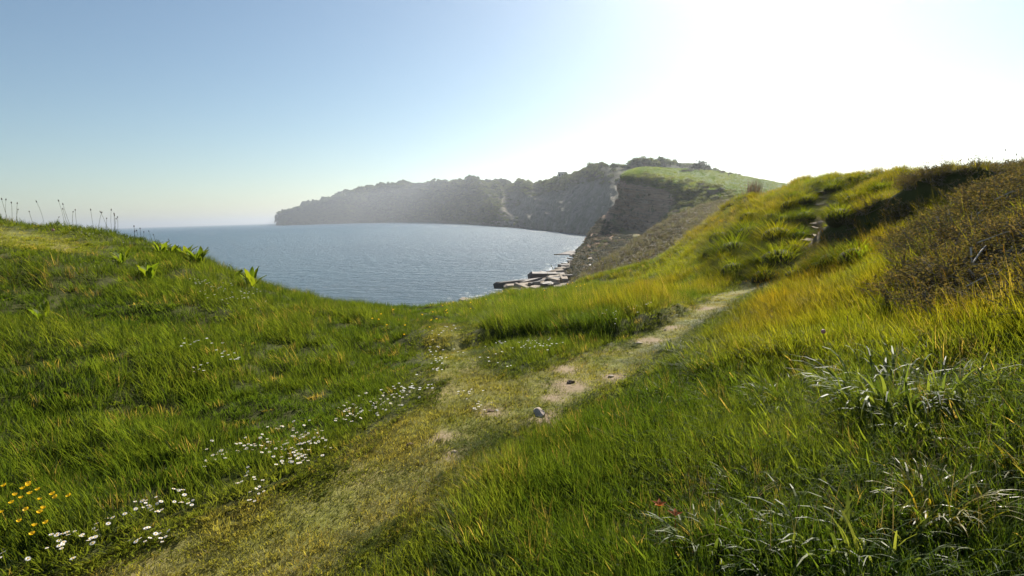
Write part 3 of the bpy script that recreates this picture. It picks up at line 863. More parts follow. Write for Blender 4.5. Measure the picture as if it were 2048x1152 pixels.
for q in range(110):                           # trees on the upper slope
    px = RNG.uniform(935, 1250); fr = RNG.uniform(.55, .98) if px > 1040 else RNG.uniform(.3, .98)
    p, i, j = head_at(px, fr)
    if rockf[min(i, rockf.shape[0] - 1), min(j, rockf.shape[1] - 1)] > .6 and fr < .8: continue
    k += 1
    tree(px, fr, RNG.uniform(3.2, 6.0) * (1.5 if px < 1010 else 1), 'small broadleaf tree growing on the steep slope under the skyline wood', k)
# far wood and scrub too small to tell apart
def surf_points(Gd, n, vr, ur, wfun=None):
    nv_, nu_ = Gd.shape[:2]
    v = RNG.uniform(vr[0] * (nv_ - 1), vr[1] * (nv_ - 1) - 1e-3, n); u_ = RNG.uniform(ur[0] * (nu_ - 1), ur[1] * (nu_ - 1) - 1e-3, n)
    i, j = v.astype(int), u_.astype(int); a, b = (v - i)[:, None], (u_ - j)[:, None]
    p = Gd[i, j] * (1 - a) * (1 - b) + Gd[i + 1, j] * a * (1 - b) + Gd[i, j + 1] * (1 - a) * b + Gd[i + 1, j + 1] * a * b
    return p, i, j, u_, v
hp, hi, hj, hu, hvv = surf_points(HG, 9000, (1.1 / 7, 5.15 / 7), (0.015, 12.6 / 16))
rk = rockf[hi, hj]
m = (RNG.random(len(hp)) > rk * 1.05 + .05) & (fbm(hu * .12, hvv * .12, 77, 3) > -.35)
hp = hp[m]; dd = hp[:, 1]
sz = np.where(dd > 900, dd * 0.0035, 2.2 + dd * .0012) * RNG.uniform(.55, 1.25, len(hp))
stuff(gn_scatter('headland_wood', hp + np.stack([0 * sz, 0 * sz, sz * .35], 1), np.stack([0 * sz, 0 * sz, RNG.uniform(0, 6.28, len(hp))], 1), np.stack([sz, sz, sz * .8], 1), RNG.integers(0, 6, len(hp)), np.ones((len(hp), 3)) * .1, lib(CROWNS)),
      'hazy green wood and scrub covering the far headland', 'woodland')

# ---------------------------------------------------------------- buildings on the headland
WALL_STONE = plain_mat('pale_stone_wall', (0.30, 0.27, 0.23), (0.42, 0.38, 0.33), .6, bd=.05)
WALL_DARK = plain_mat('dark_stone_wall', (0.16, 0.145, 0.13), (0.24, 0.22, 0.20), .6, bd=.05)
ROOF = plain_mat('slate_roof', (0.06, 0.06, 0.07), (0.11, 0.11, 0.12), 1.5)
t = NT('window_glass'); b = t.principled((0.03, 0.04, 0.05), .08, None, .5); GLASS = t.done(b)
FRAME = plain_mat('window_frame', (.55, .54, .5), (.7, .69, .66), 3, .6, .1)
def box(V, Fc, a, b):
    i = len(V); (x0, y0, z0), (x1, y1, z1) = a, b
    V += [(x0, y0, z0), (x1, y0, z0), (x1, y1, z0), (x0, y1, z0), (x0, y0, z1), (x1, y0, z1), (x1, y1, z1), (x0, y1, z1)]
    Fc += [tuple(i + q for q in f) for f in ((3, 2, 1, 0), (4, 5, 6, 7), (0, 1, 5, 4), (1, 2, 6, 5), (2, 3, 7, 6), (3, 0, 4, 7))]
def boxes(name, mat, parent, lst):
    V, Fc = [], []
    for a, b in lst: box(V, Fc, a, b)
    return add(name, me_from(name, V, Fc, mat), parent)
def house(px, frac, w, dpt, h, label, roof='flat', wall=WALL_STONE, nwin=3, tower=False, sink=1.5, storeys=1):
    p, i, j = head_at(px, frac)
    r = empty('clifftop_house', p, math.atan2(p[0], -p[1]) * -1 * 0 + math.atan2(-p[0], p[1]) * .5)
    tag(r, label, 'house')
    boxes('wall', wall, r, [((-w / 2, -dpt / 2, -sink), (w / 2, dpt / 2, h))])
    for s_ in range(storeys):
        for q in range(nwin):
            x = -w / 2 + w * (q + .5) / nwin; ww = w / nwin * .28; zz = h * (s_ + .35) / storeys; hh = h / storeys * .4
            f = boxes('window', FRAME, r, [((x - ww - .1, -dpt / 2 - .06, zz - .1), (x + ww + .1, -dpt / 2 + .05, zz + hh + .1))])
            boxes('pane', GLASS, f, [((x - ww, -dpt / 2 - .09, zz), (x + ww, -dpt / 2 - .065, zz + hh))])
    if roof == 'flat':
        boxes('roof', ROOF, r, [((-w / 2 - .4, -dpt / 2 - .4, h + .003), (w / 2 + .4, dpt / 2 + .4, h + .45))])
    elif roof == 'gable':
        V = [(-w / 2 - .3, -dpt / 2 - .4, h), (w / 2 + .3, -dpt / 2 - .4, h), (w / 2 + .3, dpt / 2 + .4, h), (-w / 2 - .3, dpt / 2 + .4, h), (-w / 2 - .3, 0, h + dpt * .45), (w / 2 + .3, 0, h + dpt * .45)]
        rf = add('roof', me_from('roof', V, [(0, 1, 5, 4), (2, 3, 4, 5), (0, 4, 3), (1, 2, 5), (3, 2, 1, 0)], ROOF), r)
        boxes('chimney', wall, rf, [((-w * .38, -.5, h + .5), (-w * .26, .5, h + dpt * .45 + 1.6))])
    else:   # battlements
        for q in range(5):
            x = -w / 2 + w * q / 4.5
            boxes('merlon', wall, r, [((x, -dpt / 2 - .05, h + .002), (x + w / 9, -dpt / 2 + .6, h + 1.1))])
    if tower:
        for sx_ in (-1, 1):
            boxes('tower', wall, r, [((sx_ * w / 2 - 2.2, -dpt / 2 - 1, -sink), (sx_ * w / 2 + 2.2, dpt / 2 + 1, h + (3.5 if sx_ > 0 else 2.2)))])
    return r
house(1126, 1.0, 8.0, 7, 5.6, 'pale flat-roofed house at the edge of the wooded cliff top', 'flat', WALL_STONE, nwin=3, sink=3).location.z -= 1.2
house(682, 1.0, 15, 12, 6.5, 'battlemented stone building with two end towers on the headland ridge', 'battle', WALL_DARK, 4, True, sink=6).location.z += 5
house(647, 1.0, 11, 9, 5, 'small gabled house with one chimney lower down the headland ridge', 'gable', WALL_DARK, 2, sink=6).location.z += 3.5
house(664, 1.0, 4, 4, 7.5, 'narrow stone turret between the two buildings on the headland ridge', 'battle', WALL_DARK, 1, sink=6).location.z += 2

# ---------------------------------------------------------------- boat off the point and its wake
BOATM = plain_mat('boat_hull_paint', (.035, .04, .05), (.06, .065, .075), .8, .4, .05)
BOATW = plain_mat('boat_cabin_paint', (.45, .45, .45), (.6, .6, .6), .8, .4, .05)
bp = P(522, 450.5, 3100); bp[2] = 0
bt = empty('motor_boat', bp, math.radians(185)); tag(bt, 'small dark motor boat trailing a white wake off the headland point', 'boat')
V, Fc = [], []
secs = [(-5, 1.5, .1), (-3, 1.7, .1), (1, 1.7, .15), (4, 1.0, .4), (6.2, .05, .9)]
for x, hw, lift in secs: V += [(x, -hw, 1.4 + lift), (x, -hw * .6, -.3 + lift), (x, hw * .6, -.3 + lift), (x, hw, 1.4 + lift)]
for q in range(4):
    for j in range(4):
        a = q * 4 + j; b = q * 4 + (j + 1) % 4; Fc.append((a, b, b + 4, a + 4))
Fc += [(3, 2, 1, 0), (16, 17, 18, 19)]
add('hull', me_from('hull', V, Fc, BOATM), bt)
boxes('cabin', BOATW, bt, [((-2.5, -1.2, 1.45), (1.5, 1.2, 3.1))])
boxes('windscreen', GLASS, bt, [((1.52, -1.0, 2.2), (1.6, 1.0, 2.9))])
V, Fc = [], []; tube(V, Fc, [(-1, 0, 3.1), (-1, 0, 5.5)], [.08, .05], 5); add('mast', me_from('mast', V, Fc, BOATM), bt)
FOAM = plain_mat('sea_foam', (.62, .66, .68), (.85, .87, .88), 3, .8, .2)
V, Fc = [], []
def foam_patch(cx_, cy_, rx, ry, ang, k=9):
    i = len(V); ca, sa = math.cos(ang), math.sin(ang)
    V.append((cx_, cy_, .06))
    for q in range(k):
        t_ = 6.283 * q / k; rr = RNG.uniform(.55, 1.1); x, y = rx * rr * math.cos(t_), ry * rr * math.sin(t_)
        V.append((cx_ + x * ca - y * sa, cy_ + x * sa + y * ca, .02))
    for q in range(k): Fc.append((i, i + 1 + q, i + 1 + (q + 1) % k))
for q in range(60):
    s_ = q / 60; foam_patch(bp[0] + 7 + 75 * s_ + RNG.normal(0, 1), bp[1] + 8 * s_ + RNG.normal(0, 4 + 10 * s_), 4, 7, 0)
for q in range(40):
    w0 = Pz(396 + 37 * q / 40, 468.2 - .01 * q, 0); foam_patch(w0[0], w0[1] + RNG.normal(0, 1), 1.4, 1.2, 0)
wk = mesh_obj('wake', V, Fc, FOAM); stuff(wk, 'white wake streak behind the motor boat', 'foam')

# ---------------------------------------------------------------- cliff ledges, parts of the promontory
CLIFF_ROCK = plain_mat('cliff_rock', (0.18, 0.125, 0.09), (0.40, 0.29, 0.20), .5, bump=.8, bd=.2, c2=(.46, .35, .25))
def face_col(j, s):
    """row on the cliff face in column j whose rock layer is s"""
    i0, i1 = int(4.4 * 12), int(7.6 * 12)
    st = PG[i0:i1, j, 2] + 0.22 * PG[i0:i1, j, 0] - 0.02 * PG[i0:i1, j, 1]
    k_ = int(np.argmin(np.abs(st - s))); return i0 + k_, abs(st[k_] - s)
jj = 6
smin = PG[int(7.3 * 12), 20, 2] + .22 * PG[int(7.3 * 12), 20, 0] - .02 * PG[int(7.3 * 12), 20, 1]
smax = PG[int(4.6 * 12), 20, 2] + .22 * PG[int(4.6 * 12), 20, 0] - .02 * PG[int(4.6 * 12), 20, 1]
for q in range(14):
    s_ = smin + (smax - smin) * (q + .5 * RNG.random()) / 14
    ja = int(RNG.integers(3, 22)); jb = ja + int(RNG.integers(10, 30))
    prof = []
    for j in range(ja, min(jb, 56)):
        i, e = face_col(j, s_)
        if e < .6: prof.append(PG[i, j])
    if len(prof) < 4: continue
    prof = np.array(prof); n_ = np.array([-.35, -.93, 0]); T = RNG.uniform(.45, .95); out = RNG.uniform(.8, 1.5)
    V, Fc = [], []
    for z_, p in enumerate(prof):
        o_ = out * RNG.uniform(.65, 1.1) * (1 if 0 < z_ < len(prof) - 1 else .5)
        for a_, b_ in ((o_, T), (-1.2, T), (-1.2, 0), (o_ * .8, 0)): V.append(tuple(p + n_ * a_ + np.array([0, 0, b_ + RNG.normal(0, .06)])))
    for z_ in range(len(prof) - 1):
        for c_ in range(4): a = z_ * 4 + c_; b = z_ * 4 + (c_ + 1) % 4; Fc.append((a, a + 4, b + 4, b))
    Fc += [(0, 1, 2, 3), tuple(len(V) - 4 + q_ for q_ in (3, 2, 1, 0))]
    add('rock_ledge', me_from('rock_ledge', V, Fc, CLIFF_ROCK), promontory)

# ---------------------------------------------------------------- shore platform, slabs and foam
SHORE_ROCK = plain_mat('shore_rock', (0.20, 0.165, 0.125), (0.40, 0.33, 0.25), .5, .85, .6, .1, c2=(.5, .43, .34))
SHORE_WET = plain_mat('wet_dark_rock', (0.07, 0.06, 0.05), (0.15, 0.125, 0.105), .5, .6, .6, .1)
line = [(860, 640, 84), (930, 612, 88), (1010, 585, 98), (1060, 566, 110), (1105, 545, 126), (1135, 526, 148), (1156, 506, 185), (1166, 492, 228)]
sl = [Pz(px, py, 0.0) for px, py, d in line]
brow = []
for off, z in ((-1.6, -.7), (0, .02), (3, .55), (7, .8), (14, .9), (24, .8)):
    brow.append([p + np.array([off * .93, -off * .35, z]) for p in sl])
BG = cr_up(np.array(brow), 8); BG = np.swapaxes(cr_up(np.swapaxes(BG, 0, 1), 14), 0, 1)
BG[..., 2] += .45 * fbm(BG[..., 0] * .25, BG[..., 1] * .25, 81, 4)
BEACH = plain_mat('beach_shingle', (0.10, 0.085, 0.07), (0.30, 0.25, 0.19), .7, .85, .8, .2)
beach = struct(grid_mesh('beach', BG, BEACH)); beach['label'] = 'rocky shore platform at the foot of the cliff'
def slab_mesh(name, mat, seed):
    rnd = np.random.default_rng(seed); k_ = 9; V, Fc = [], []
    rr = rnd.uniform(.7, 1.1, k_); an = np.sort(rnd.uniform(0, 6.283, k_))
    for z_, f in ((-.5, 1.0), (.32, 1.04), (.5, .93)):
        for a, r in zip(an, rr): V.append((r * f * math.cos(a) * 1.5 + rnd.normal(0, .02), r * f * math.sin(a) + rnd.normal(0, .02), z_ + rnd.normal(0, .05)))
    for z_ in range(2):
        for q in range(k_): a = z_ * k_ + q; b = z_ * k_ + (q + 1) % k_; Fc.append((a, b, b + k_, a + k_))
    V.append((0, 0, .5)); c = len(V) - 1
    for q in range(k_): Fc.append((2 * k_ + q, 2 * k_ + (q + 1) % k_, c))
    return me_from(name, V, Fc, mat)
SLABS = [slab_mesh('rock_slab', SHORE_ROCK, 300 + s) for s in range(5)]; WSL = [slab_mesh('rock_slab', SHORE_WET, 310 + s) for s in range(4)]
def slab(px, py, w, h, wet, label, rz, tilt=.05, z=.1):
    p = Pz(px, py, z)
    o = add('rock_slab', (WSL if wet else SLABS)[int(RNG.integers(0, 4))], None, p, (RNG.normal(0, tilt), RNG.normal(0, tilt), rz), (w, w * .8, h))
    tag(o, label, 'rock', 'rock slabs along the shore'); return o
slab(1036, 570, 3.6, 1.9, True, 'large dark rock slab with a sheer edge at the near end of the shore platform', .5)
slab(1062, 575, 4.6, 1.5, False, 'broad cream rock slab beside the large dark slab on the shore', .4)
slab(1093, 555, 3.8, 2.0, True, 'long dark ledge of rock midway along the shore platform', .6)
slab(1120, 548, 3.0, 1.6, False, 'pale tilted block at the foot of the grassy edge on the shore', .2, .1)
slab(1147, 506, 4.5, 1.2, True, 'flat dark reef jutting into the sea under the cliff', .1)
slab(1138, 508, 3.4, .5, True, 'low reef awash beyond the flat dark reef under the cliff', .1)
for q in range(90):
    s_ = RNG.random() ** .8; f_ = s_ * (len(line) - 3) + 1; i = int(f_); a = f_ - i
    p = sl[i] * (1 - a) + sl[i + 1] * a; off = RNG.uniform(-1.0, 8); p = p + np.array([off * .93, -off * .35, 0])
    sz = RNG.uniform(.35, 1.5); wet = RNG.random() < .45
    o = add('rock_slab', (WSL if wet else SLABS)[q % 4], None, p + np.array([0, 0, .2 + max(off, 0) * .13]), (RNG.normal(0, .12), RNG.normal(0, .12), RNG.uniform(0, 6.28)), (sz, sz * .8, sz * RNG.uniform(.4, .8)))
    tag(o, 'small wet dark rock scattered along the water edge of the shore' if wet else 'small pale rock scattered over the shore platform', 'rock', 'rock slabs along the shore')
V, Fc = [], []
for q in range(420):
    f_ = RNG.random() * (len(line) - 1.01); i = int(f_); a = f_ - i; p = sl[i] * (1 - a) + sl[i + 1] * a
    off = -abs(RNG.normal(0, 3.5)) + .6; p = p + np.array([off * .93, -off * .35, 0]); r_ = RNG.uniform(.12, .7) * math.exp(off * .12)
    foam_patch(p[0], p[1], r_ * 1.6, r_ * .7, RNG.uniform(-.4, .4))
stuff(mesh_obj('foam', V, Fc, FOAM), 'white foam breaking along the shore rocks', 'foam')
# boulders on the far beach
BOULDER = plain_mat('boulder_stone', (0.17, 0.15, 0.13), (0.33, 0.29, 0.25), .3, bump=.6, bd=.1)
BM = [rock_mesh('boulder', BOULDER, 330 + s) for s in range(5)]
for q in range(70):
    px = RNG.uniform(958, 1050) if q < 46 else RNG.uniform(930, 1180)
    w_ = np.interp(px, [w[0] for w in WATER], [w[1] for w in WATER]); hgt = (1 - abs(px - 1004) / 50) if q < 46 else 0
    py = w_ - RNG.uniform(.5, 3 + 9 * max(hgt, 0)); d_ = np.interp(px, [w[0] for w in WATER], WD) * RNG.uniform(.985, 1.0)
    p = P(px, py, d_); p[2] = max(p[2], .2); sz = RNG.uniform(.8, 2.2) if q < 46 else RNG.uniform(.6, 1.7)
    o = add('boulder', BM[q % 5], None, p, (RNG.uniform(0, 6), RNG.uniform(0, 6), RNG.uniform(0, 6)), (sz, sz * .9, sz * .75))
    tag(o, 'grey boulder in the heap of fallen rock on the far beach' if q < 46 else 'lone pale boulder at the waterline of the far beach', 'boulder', 'fallen boulders on the far beach')
# rubble core of the heap
hp0 = np.array([P(px, np.interp(px, [w[0] for w in WATER], [w[1] for w in WATER]) + 1, np.interp(px, [w[0] for w in WATER], WD)) for px in np.linspace(955, 1052, 24)])
rows_ = [hp0 + np.array([0, dy, zz])[None] * 1.0 for dy, zz in ((-4, -1.5), (2, .8), (8, 1.0), (26, 1.0))]
RG = np.array(rows_); ww = np.sin(np.linspace(0, math.pi, 24))
RG[1, :, 2] = 1.0 + 1.5 * ww; RG[2, :, 2] = 1.5 + 5.0 * ww; RG[3, :, 2] = 2 + 4.5 * ww
RG = cr_up(RG, 6); RG = np.swapaxes(cr_up(np.swapaxes(RG, 0, 1), 6), 0, 1)
RG[..., 2] += 1.2 * fbm(RG[..., 0] * .4, RG[..., 1] * .4, 88, 3)
rb = grid_mesh('rubble', RG, BOULDER, smooth=False); stuff(rb, 'grey rubble bank under the fallen boulders on the far beach', 'rubble')

# ---------------------------------------------------------------- scrub on the spur and the promontory
SCRUB_LEAF = rand_leaf_mat('scrub_leaves', (0.075, 0.075, 0.035), (0.15, 0.125, 0.065), .3, (1.2, 1.05, .6))
GREEN_LEAF = rand_leaf_mat('bush_leaves', (0.070, 0.100, 0.016), (0.14, 0.165, 0.025), .52)
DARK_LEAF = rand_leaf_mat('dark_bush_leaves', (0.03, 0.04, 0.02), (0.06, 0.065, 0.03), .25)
SCR = [crown_mesh('scrub', SCRUB_LEAF, 400 + s, 8, 45, .16, .6) for s in range(5)]
GRB = [crown_mesh('bush', GREEN_LEAF, 410 + s, 8, 55, .17, .75) for s in range(4)]
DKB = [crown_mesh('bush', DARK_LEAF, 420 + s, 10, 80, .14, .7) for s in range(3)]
def scat(name, Gd, n_, vr, ur, libr, nk, smin_, smax_, label, cat, cond=None, zs=.6):
    p, i, j, u_, v_ = surf_points(Gd, n_, vr, ur)
    if cond is not None:
        m_ = cond(i, j, u_ / Gd.shape[1], v_ / Gd.shape[0]); p = p[m_]
    sz_ = RNG.uniform(smin_, smax_, len(p)) ; z0 = 0 * sz_
    return stuff(gn_scatter(name, p + np.stack([z0, z0, sz_ * .12], 1), np.stack([z0, z0, RNG.uniform(0, 6.28, len(p))], 1), np.stack([sz_, sz_, sz_ * zs], 1), RNG.integers(0, nk, len(p)), np.ones((len(p), 3)) * .1, libr), label, cat)
scat('spur_scrub', SPG, 6500, (.22, .98), (.02, .98), lib(SCR), 5, .45, 1.2, 'grey brown scrub covering the spur below the cliff', 'scrub',
     lambda i, j, u_, v_: u_ > .03)
scat('spur_turf', SPG, 1500, (.20, .98), (.0, .98), lib(CL[0:4]), 4, 1.6, 3.2, 'rough grass between the scrub on the spur', 'grass', None, 1.6)
bush_ok = lambda i, j, u_, v_: (bare[i, j] < .35)
scat('clifftop_scrub', PG, 900, (2.75 / 11, 6.0 / 11), (1.0 / 7, 5.5 / 7), lib(GRB), 4, .8, 2.3, 'lumpy green scrub along the edge of the cliff top', 'scrub', lambda i, j, u_, v_: (bare[i, j] < .5) & (fbm(u_ * 25, v_ * 20, 95, 3) > -.05))
scat('gully_scrub', PG, 500, (5.5 / 11, 9.0 / 11), (1.6 / 7, 5.5 / 7), lib(SCR), 5, .8, 2.0, 'dark scrub in the gully under the cliff', 'scrub', lambda i, j, u_, v_: (bare[i, j] < .6) & (fbm(u_ * 16, v_ * 13, 96, 3) > .12))
scat('cliff_foot_scrub', PG, 260, (7.2 / 11, 10.3 / 11), (.0, 1.6 / 7), lib(GRB), 4, .5, 1.4, 'sparse plants clinging to the foot of the cliff', 'plants', lambda i, j, u_, v_: fbm(u_ * 30, v_ * 13, 97, 3) > .1)

fp, fi, fj, fu, fv = surf_points(PG, 5200, (.75 / 11, 4.2 / 11), (.1 / 7, 6.9 / 7))
fn = fbm(fu * .15, fv * .15, 98, 3); fs = RNG.uniform(3.5, 6.0, len(fp)); fz_ = 0 * fs
ftint = np.array([.055, .110, .005])[None] * (1 - np.clip(.5 + fn, 0, 1))[:, None] + np.array([.115, .155, .008])[None] * np.clip(.5 + fn, 0, 1)[:, None]
stuff(gn_scatter('field_grass', fp, np.stack([fz_, fz_, RNG.uniform(0, 6.28, len(fp))], 1), np.stack([fs * 2, fs * 2, fs * .55], 1), RNG.integers(0, 4, len(fp)), ftint, lib(CL[0:4])), 'smooth yellow green grass of the clifftop field', 'grass')
scat('shore_slope_shade_scrub', PG, 1500, (7.4 / 11, 10.6 / 11), (.05 / 7, 2.6 / 7), lib(DKB + SCR[:2]), 5, .6, 1.6, 'dark scrub added as shade on the steep slope above the shore rocks', 'scrub', None, .7)  # dark-leaved clumps added; their colour stands in for shade on this slope
def prom_at(px, py):
    """nearest visible point of the promontory at a photo position"""
    a, b, w_ = pix(PG[..., 0], PG[..., 1], PG[..., 2]); q = (a - px) ** 2 + (b - py) ** 2 + w_ * .004
    i, j = np.unravel_index(int(np.argmin(q)), q.shape); return PG[i, j]
def bush(px, py, w, h, meshes, label, group=None, name='bush', src=prom_at):
    p = src(px, py)
    r = empty(name, p, RNG.uniform(0, 6.28)); tag(r, label, 'bush', group); r.scale = (w, w, h)
    add('foliage', meshes[int(RNG.integers(0, len(meshes)))], r, (0, 0, .22)); add('stem', TRUNKS[0], r, (0, 0, .3), scl=(.6, .6, .7)); return r
bush(1398, 342, 7.5, 6.2, DKB, 'large dark domed bush standing on the skyline of the clifftop field')
bush(1418, 342, 4.5, 4.2, DKB, 'dark bush joined to the right flank of the large domed bush')
bush(1377, 344, 3.2, 2.0, DKB, 'low dark bush at the left foot of the large domed bush')
bush(1366, 344, 2.2, 1.6, DKB, 'smallest dark bush in the line left of the large domed bush')
bush(1444, 346, 2.6, 2.0, SCR, 'pale grey shrub on the skyline of the clifftop field')
bush(1461, 348, 1.6, 1.2, DKB, 'small dark shrub on the field skyline beside the marker post')
bush(1471, 349, 1.3, 1.2, DKB, 'tiny dark shrub on the field skyline by two others', 'little skyline shrubs')
bush(1478, 350, 1.5, 1.3, DKB, 'tiny dark shrub on the field skyline by two others', 'little skyline shrubs')
bush(1433, 378, 3.0, 2.2, GRB, 'green bush beside the timber steps')
bush(1440, 384, 2.4, 1.6, DKB, 'dark shaded bush just below the timber steps')
for q, (px, py) in enumerate(((1300, 362), (1322, 372), (1340, 380), (1350, 395), (1362, 388), (1378, 384), (1386, 400), (1398, 378), (1405, 404), (1376, 412), (1338, 366), (1312, 378))):
    bush(px, py, RNG.uniform(1.4, 2.4), RNG.uniform(1.2, 2.0), GRB, 'rounded green bush on the brow of the cliff', 'bushes on the brow of the cliff')
# marker post
WOOD = plain_mat('weathered_wood', (0.10, 0.08, 0.06), (0.20, 0.16, 0.12), 4, bump=.5)
pp0 = prom_at(1457, 353); r = empty('marker_post', pp0); tag(r, 'short dark wooden marker post beside the faint track on the clifftop field', 'post')
V, Fc = [], []; tube(V, Fc, [(0, 0, -.3), (0, 0, 1.5), (0, 0, 1.6)], [.17, .16, .08], 8); add('post', me_from('post', V, Fc, WOOD), r)
boxes('sign_plate', WOOD, r, [((-.32, -.24, 1.0), (.32, -.165, 1.4))])
# timber steps down the cliff path
r = empty('timber_steps', prom_at(1424, 386)); tag(r, 'flight of timber-edged steps cut into the slope behind the cliff', 'steps')
for q, (px, py) in enumerate(((1402, 371), (1406, 374.5), (1410, 378), (1415, 382), (1420, 386), (1424, 389.5), (1429, 386))):
    p = prom_at(px, py) - np.array(r.location)
    o = boxes('step', WOOD, r, [((-1.0, -.12, -.35), (1.0, .12, .32))]); o.location = tuple(p + np.array([0, -.3, .5])); o.rotation_euler = (0, 0, .1 * RNG.normal())
    o = boxes('tread', SHORE_ROCK, r, [((-.95, .13, -.4), (.95, 1.1, .22))]); o.location = tuple(p + np.array([0, -.3, .5]))
# clump of dead reeds on the field edge
REED = leaf_mat('dead_reed', (.15, .105, .075), .25, (1.2, 1, .7))
p = np.array(P(1507, 396, 60)); r = empty('reed_clump', p); tag(r, 'tall fan of dead brown reeds behind the crest of the golden hill', 'reeds')
V, Fc, B = [], [], []; rnd = random.Random(5)
for q in range(260):
    a = rnd.uniform(0, 6.28); rr = rnd.random() ** .5 * .55
    blade_strip(V, Fc, B, (rr * math.cos(a) * 1.2 - .1, rr * math.sin(a), -1.5), rnd.gauss(.25, 1.2), rnd.uniform(2.2, 3.9), .05, .25, abs(rnd.gauss(.12, .16)), 4, rnd.random())
add('stems', me_from('stems', V, Fc, REED, B), r)

# ---------------------------------------------------------------- thicket on the right bank
TH_LEAF = rand_leaf_mat('thicket_leaves', (0.075, 0.078, 0.034), (0.14, 0.112, 0.055), .40, (1.3, 1.15, .5), .02, .8)
TWIG = plain_mat('dead_twig', (0.14, 0.115, 0.095), (0.26, 0.22, 0.185), 20, .85, .3, .003)
PALE_TWIG = plain_mat('bleached_branch', (0.42, 0.37, 0.33), (0.62, 0.57, 0.52), 20, .8, .3, .003)
def shrub_meshes(seed):
    rnd = np.random.default_rng(seed); V, Fc, B = [], [], []; TV, TF = [], []
    for k_ in range(16):
        a = rnd.uniform(0, 6.28); el = rnd.uniform(.25, 1.2); ln = rnd.uniform(.14, .34)
        d = np.array([math.cos(a) * math.cos(el), math.sin(a) * math.cos(el), math.sin(el)]); b = np.array([*rnd.normal(0, .07, 2), 0])
        pts = [b, b + d * ln * .5 + rnd.normal(0, .02, 3), b + d * ln]
        tube(TV, TF, pts, [.005, .004, .0015], 3)
        for q in range(17):
            t_ = rnd.uniform(.2, 1.05); p = b + d * ln * t_ + rnd.normal(0, .018, 3); e = rnd.normal(size=3); e[2] = abs(e[2]) * .6 + .1
            leaf(V, Fc, B, p, e, rnd.normal(size=3) + np.array([0, 0, 1]), rnd.uniform(.018, .036), rnd.uniform(.011, .02), rnd.random())
    return V, Fc, B, TV, TF
SHR = []
for s in range(5):
    V, Fc, B, TV, TF = shrub_meshes(500 + s)
    me = me_from('shrub', V + TV, Fc + [tuple(i + len(V) for i in f) for f in TF], TH_LEAF, B + [.5] * len(TV)); me.materials.append(TWIG)
    mi = np.zeros(len(me.polygons), np.int32); mi[len(Fc):] = 1; me.polygons.foreach_set('material_index', mi); SHR.append(me)
tx = RNG.uniform(1.5, 15, 9000); ty = RNG.uniform(1.8, 15, 9000); tz = height(tx, ty)
tpx, tpy, _w = pix(tx, ty, tz); tn = fbm(tx * 1.2, ty * 1.2, 131, 3)
m = inpoly(tpx + 25 * tn, tpy + 20 * tn, THICKET) | (inpoly(tpx, tpy, [(1640, 470), (1720, 440), (1820, 400), (1900, 376), (1940, 384), (1830, 428), (1720, 468), (1650, 496)]))
rsd = terrace(tx, ty, True); m |= (rsd > -.30) & (rsd < .2) & (RNG.random(len(tx)) < .8)
m &= RNG.random(len(tx)) < .85
tx, ty, tz, tn = tx[m], ty[m], tz[m], tn[m]
ts = RNG.uniform(.7, 1.35, len(tx)) * (1 + .35 * tn)
stuff(gn_scatter('thicket', np.stack([tx, ty, tz], 1), lean_rot(RNG.uniform(0, 6.28, len(tx)), RNG.uniform(0, .4, len(tx)), RNG.uniform(0, 6.28, len(tx))), np.stack([ts, ts, ts * .8], 1), RNG.integers(0, 5, len(tx)), np.ones((len(tx), 3)) * .1, lib(SHR)),
      'low brown and olive scrub thicket covering the right-hand bank', 'thicket')
# bleached dead branches lying on the thicket
def branch(px, py, pts, label, rad=.009, sc=1.0):
    p = gnd(px, py); V, Fc = [], []
    r = empty('dead_branch', p + np.array([0, 0, .16]), 0); tag(r, label, 'branch', 'bleached branches on the thicket')
    for k_, c in enumerate(pts):
        V, Fc = [], []; c = [np.array(q) * sc for q in c]
        tube(V, Fc, c, list(np.linspace(rad, rad * .35, len(c))), 5)
        add('limb' if k_ == 0 else 'twig', me_from('branch', V, Fc, PALE_TWIG), r)
branch(1937, 561, [[(0, 0, .12), (.0, -.02, .0), (.14, -.03, .01)], [(0, -.02, 0), (.09, .02, .09), (.15, .05, .13)], [(.0, -.02, .0), (.07, -.05, -.05)]], 'forked bleached branch, two prongs spread wide on the brown thicket', .010, 1.4)
branch(1870, 488, [[(0, 0, .12), (.05, 0, .02), (.06, 0, -.06), (.14, 0, -.12)], [(.05, 0, .02), (.13, .01, -.04)]], 'thick curved white branch end poking from the thicket', .016, 1.5)
branch(1893, 478, [[(0, 0, .14), (.03, 0, .04), (.10, 0, -.02)], [(.03, 0, .04), (-.03, 0, .0)]], 'thin pale hooked twig beside the thick curved white branch', .007, 1.4)
branch(2025, 425, [[(-.2, 0, -.05), (0, 0, .04), (.2, 0, .06)], [(0, 0, .04), (.08, 0, -.06)]], 'grey dead branch lying level near the top of the thicket', .010, 1.3)
branch(2008, 520, [[(-.2, 0, 0), (0, 0, .07), (.25, 0, .08)]], 'long thin arching dead twig in the thicket', .006, 1.4)
branch(1890, 570, [[(-.1, 0, .04), (.05, 0, -.03), (.12, 0, -.04)]], 'short straight dead twig lying low in the thicket', .006, 1.4)
branch(1845, 495, [[(0, 0, .08), (.02, 0, -.06)], [(.02, 0, 0), (.08, 0, .02)]], 'small upright pale twig at the left side of the thicket', .007, 1.3)
branch(1962, 456, [[(-.05, 0, -.02), (.04, 0, .04)]], 'stubby pale branch stump high on the thicket', .014, 1.3)
branch(1946, 586, [[(-.04, 0, .05), (.05, 0, -.04)]], 'short pale broken stick just below the forked branch', .009, 1.3)
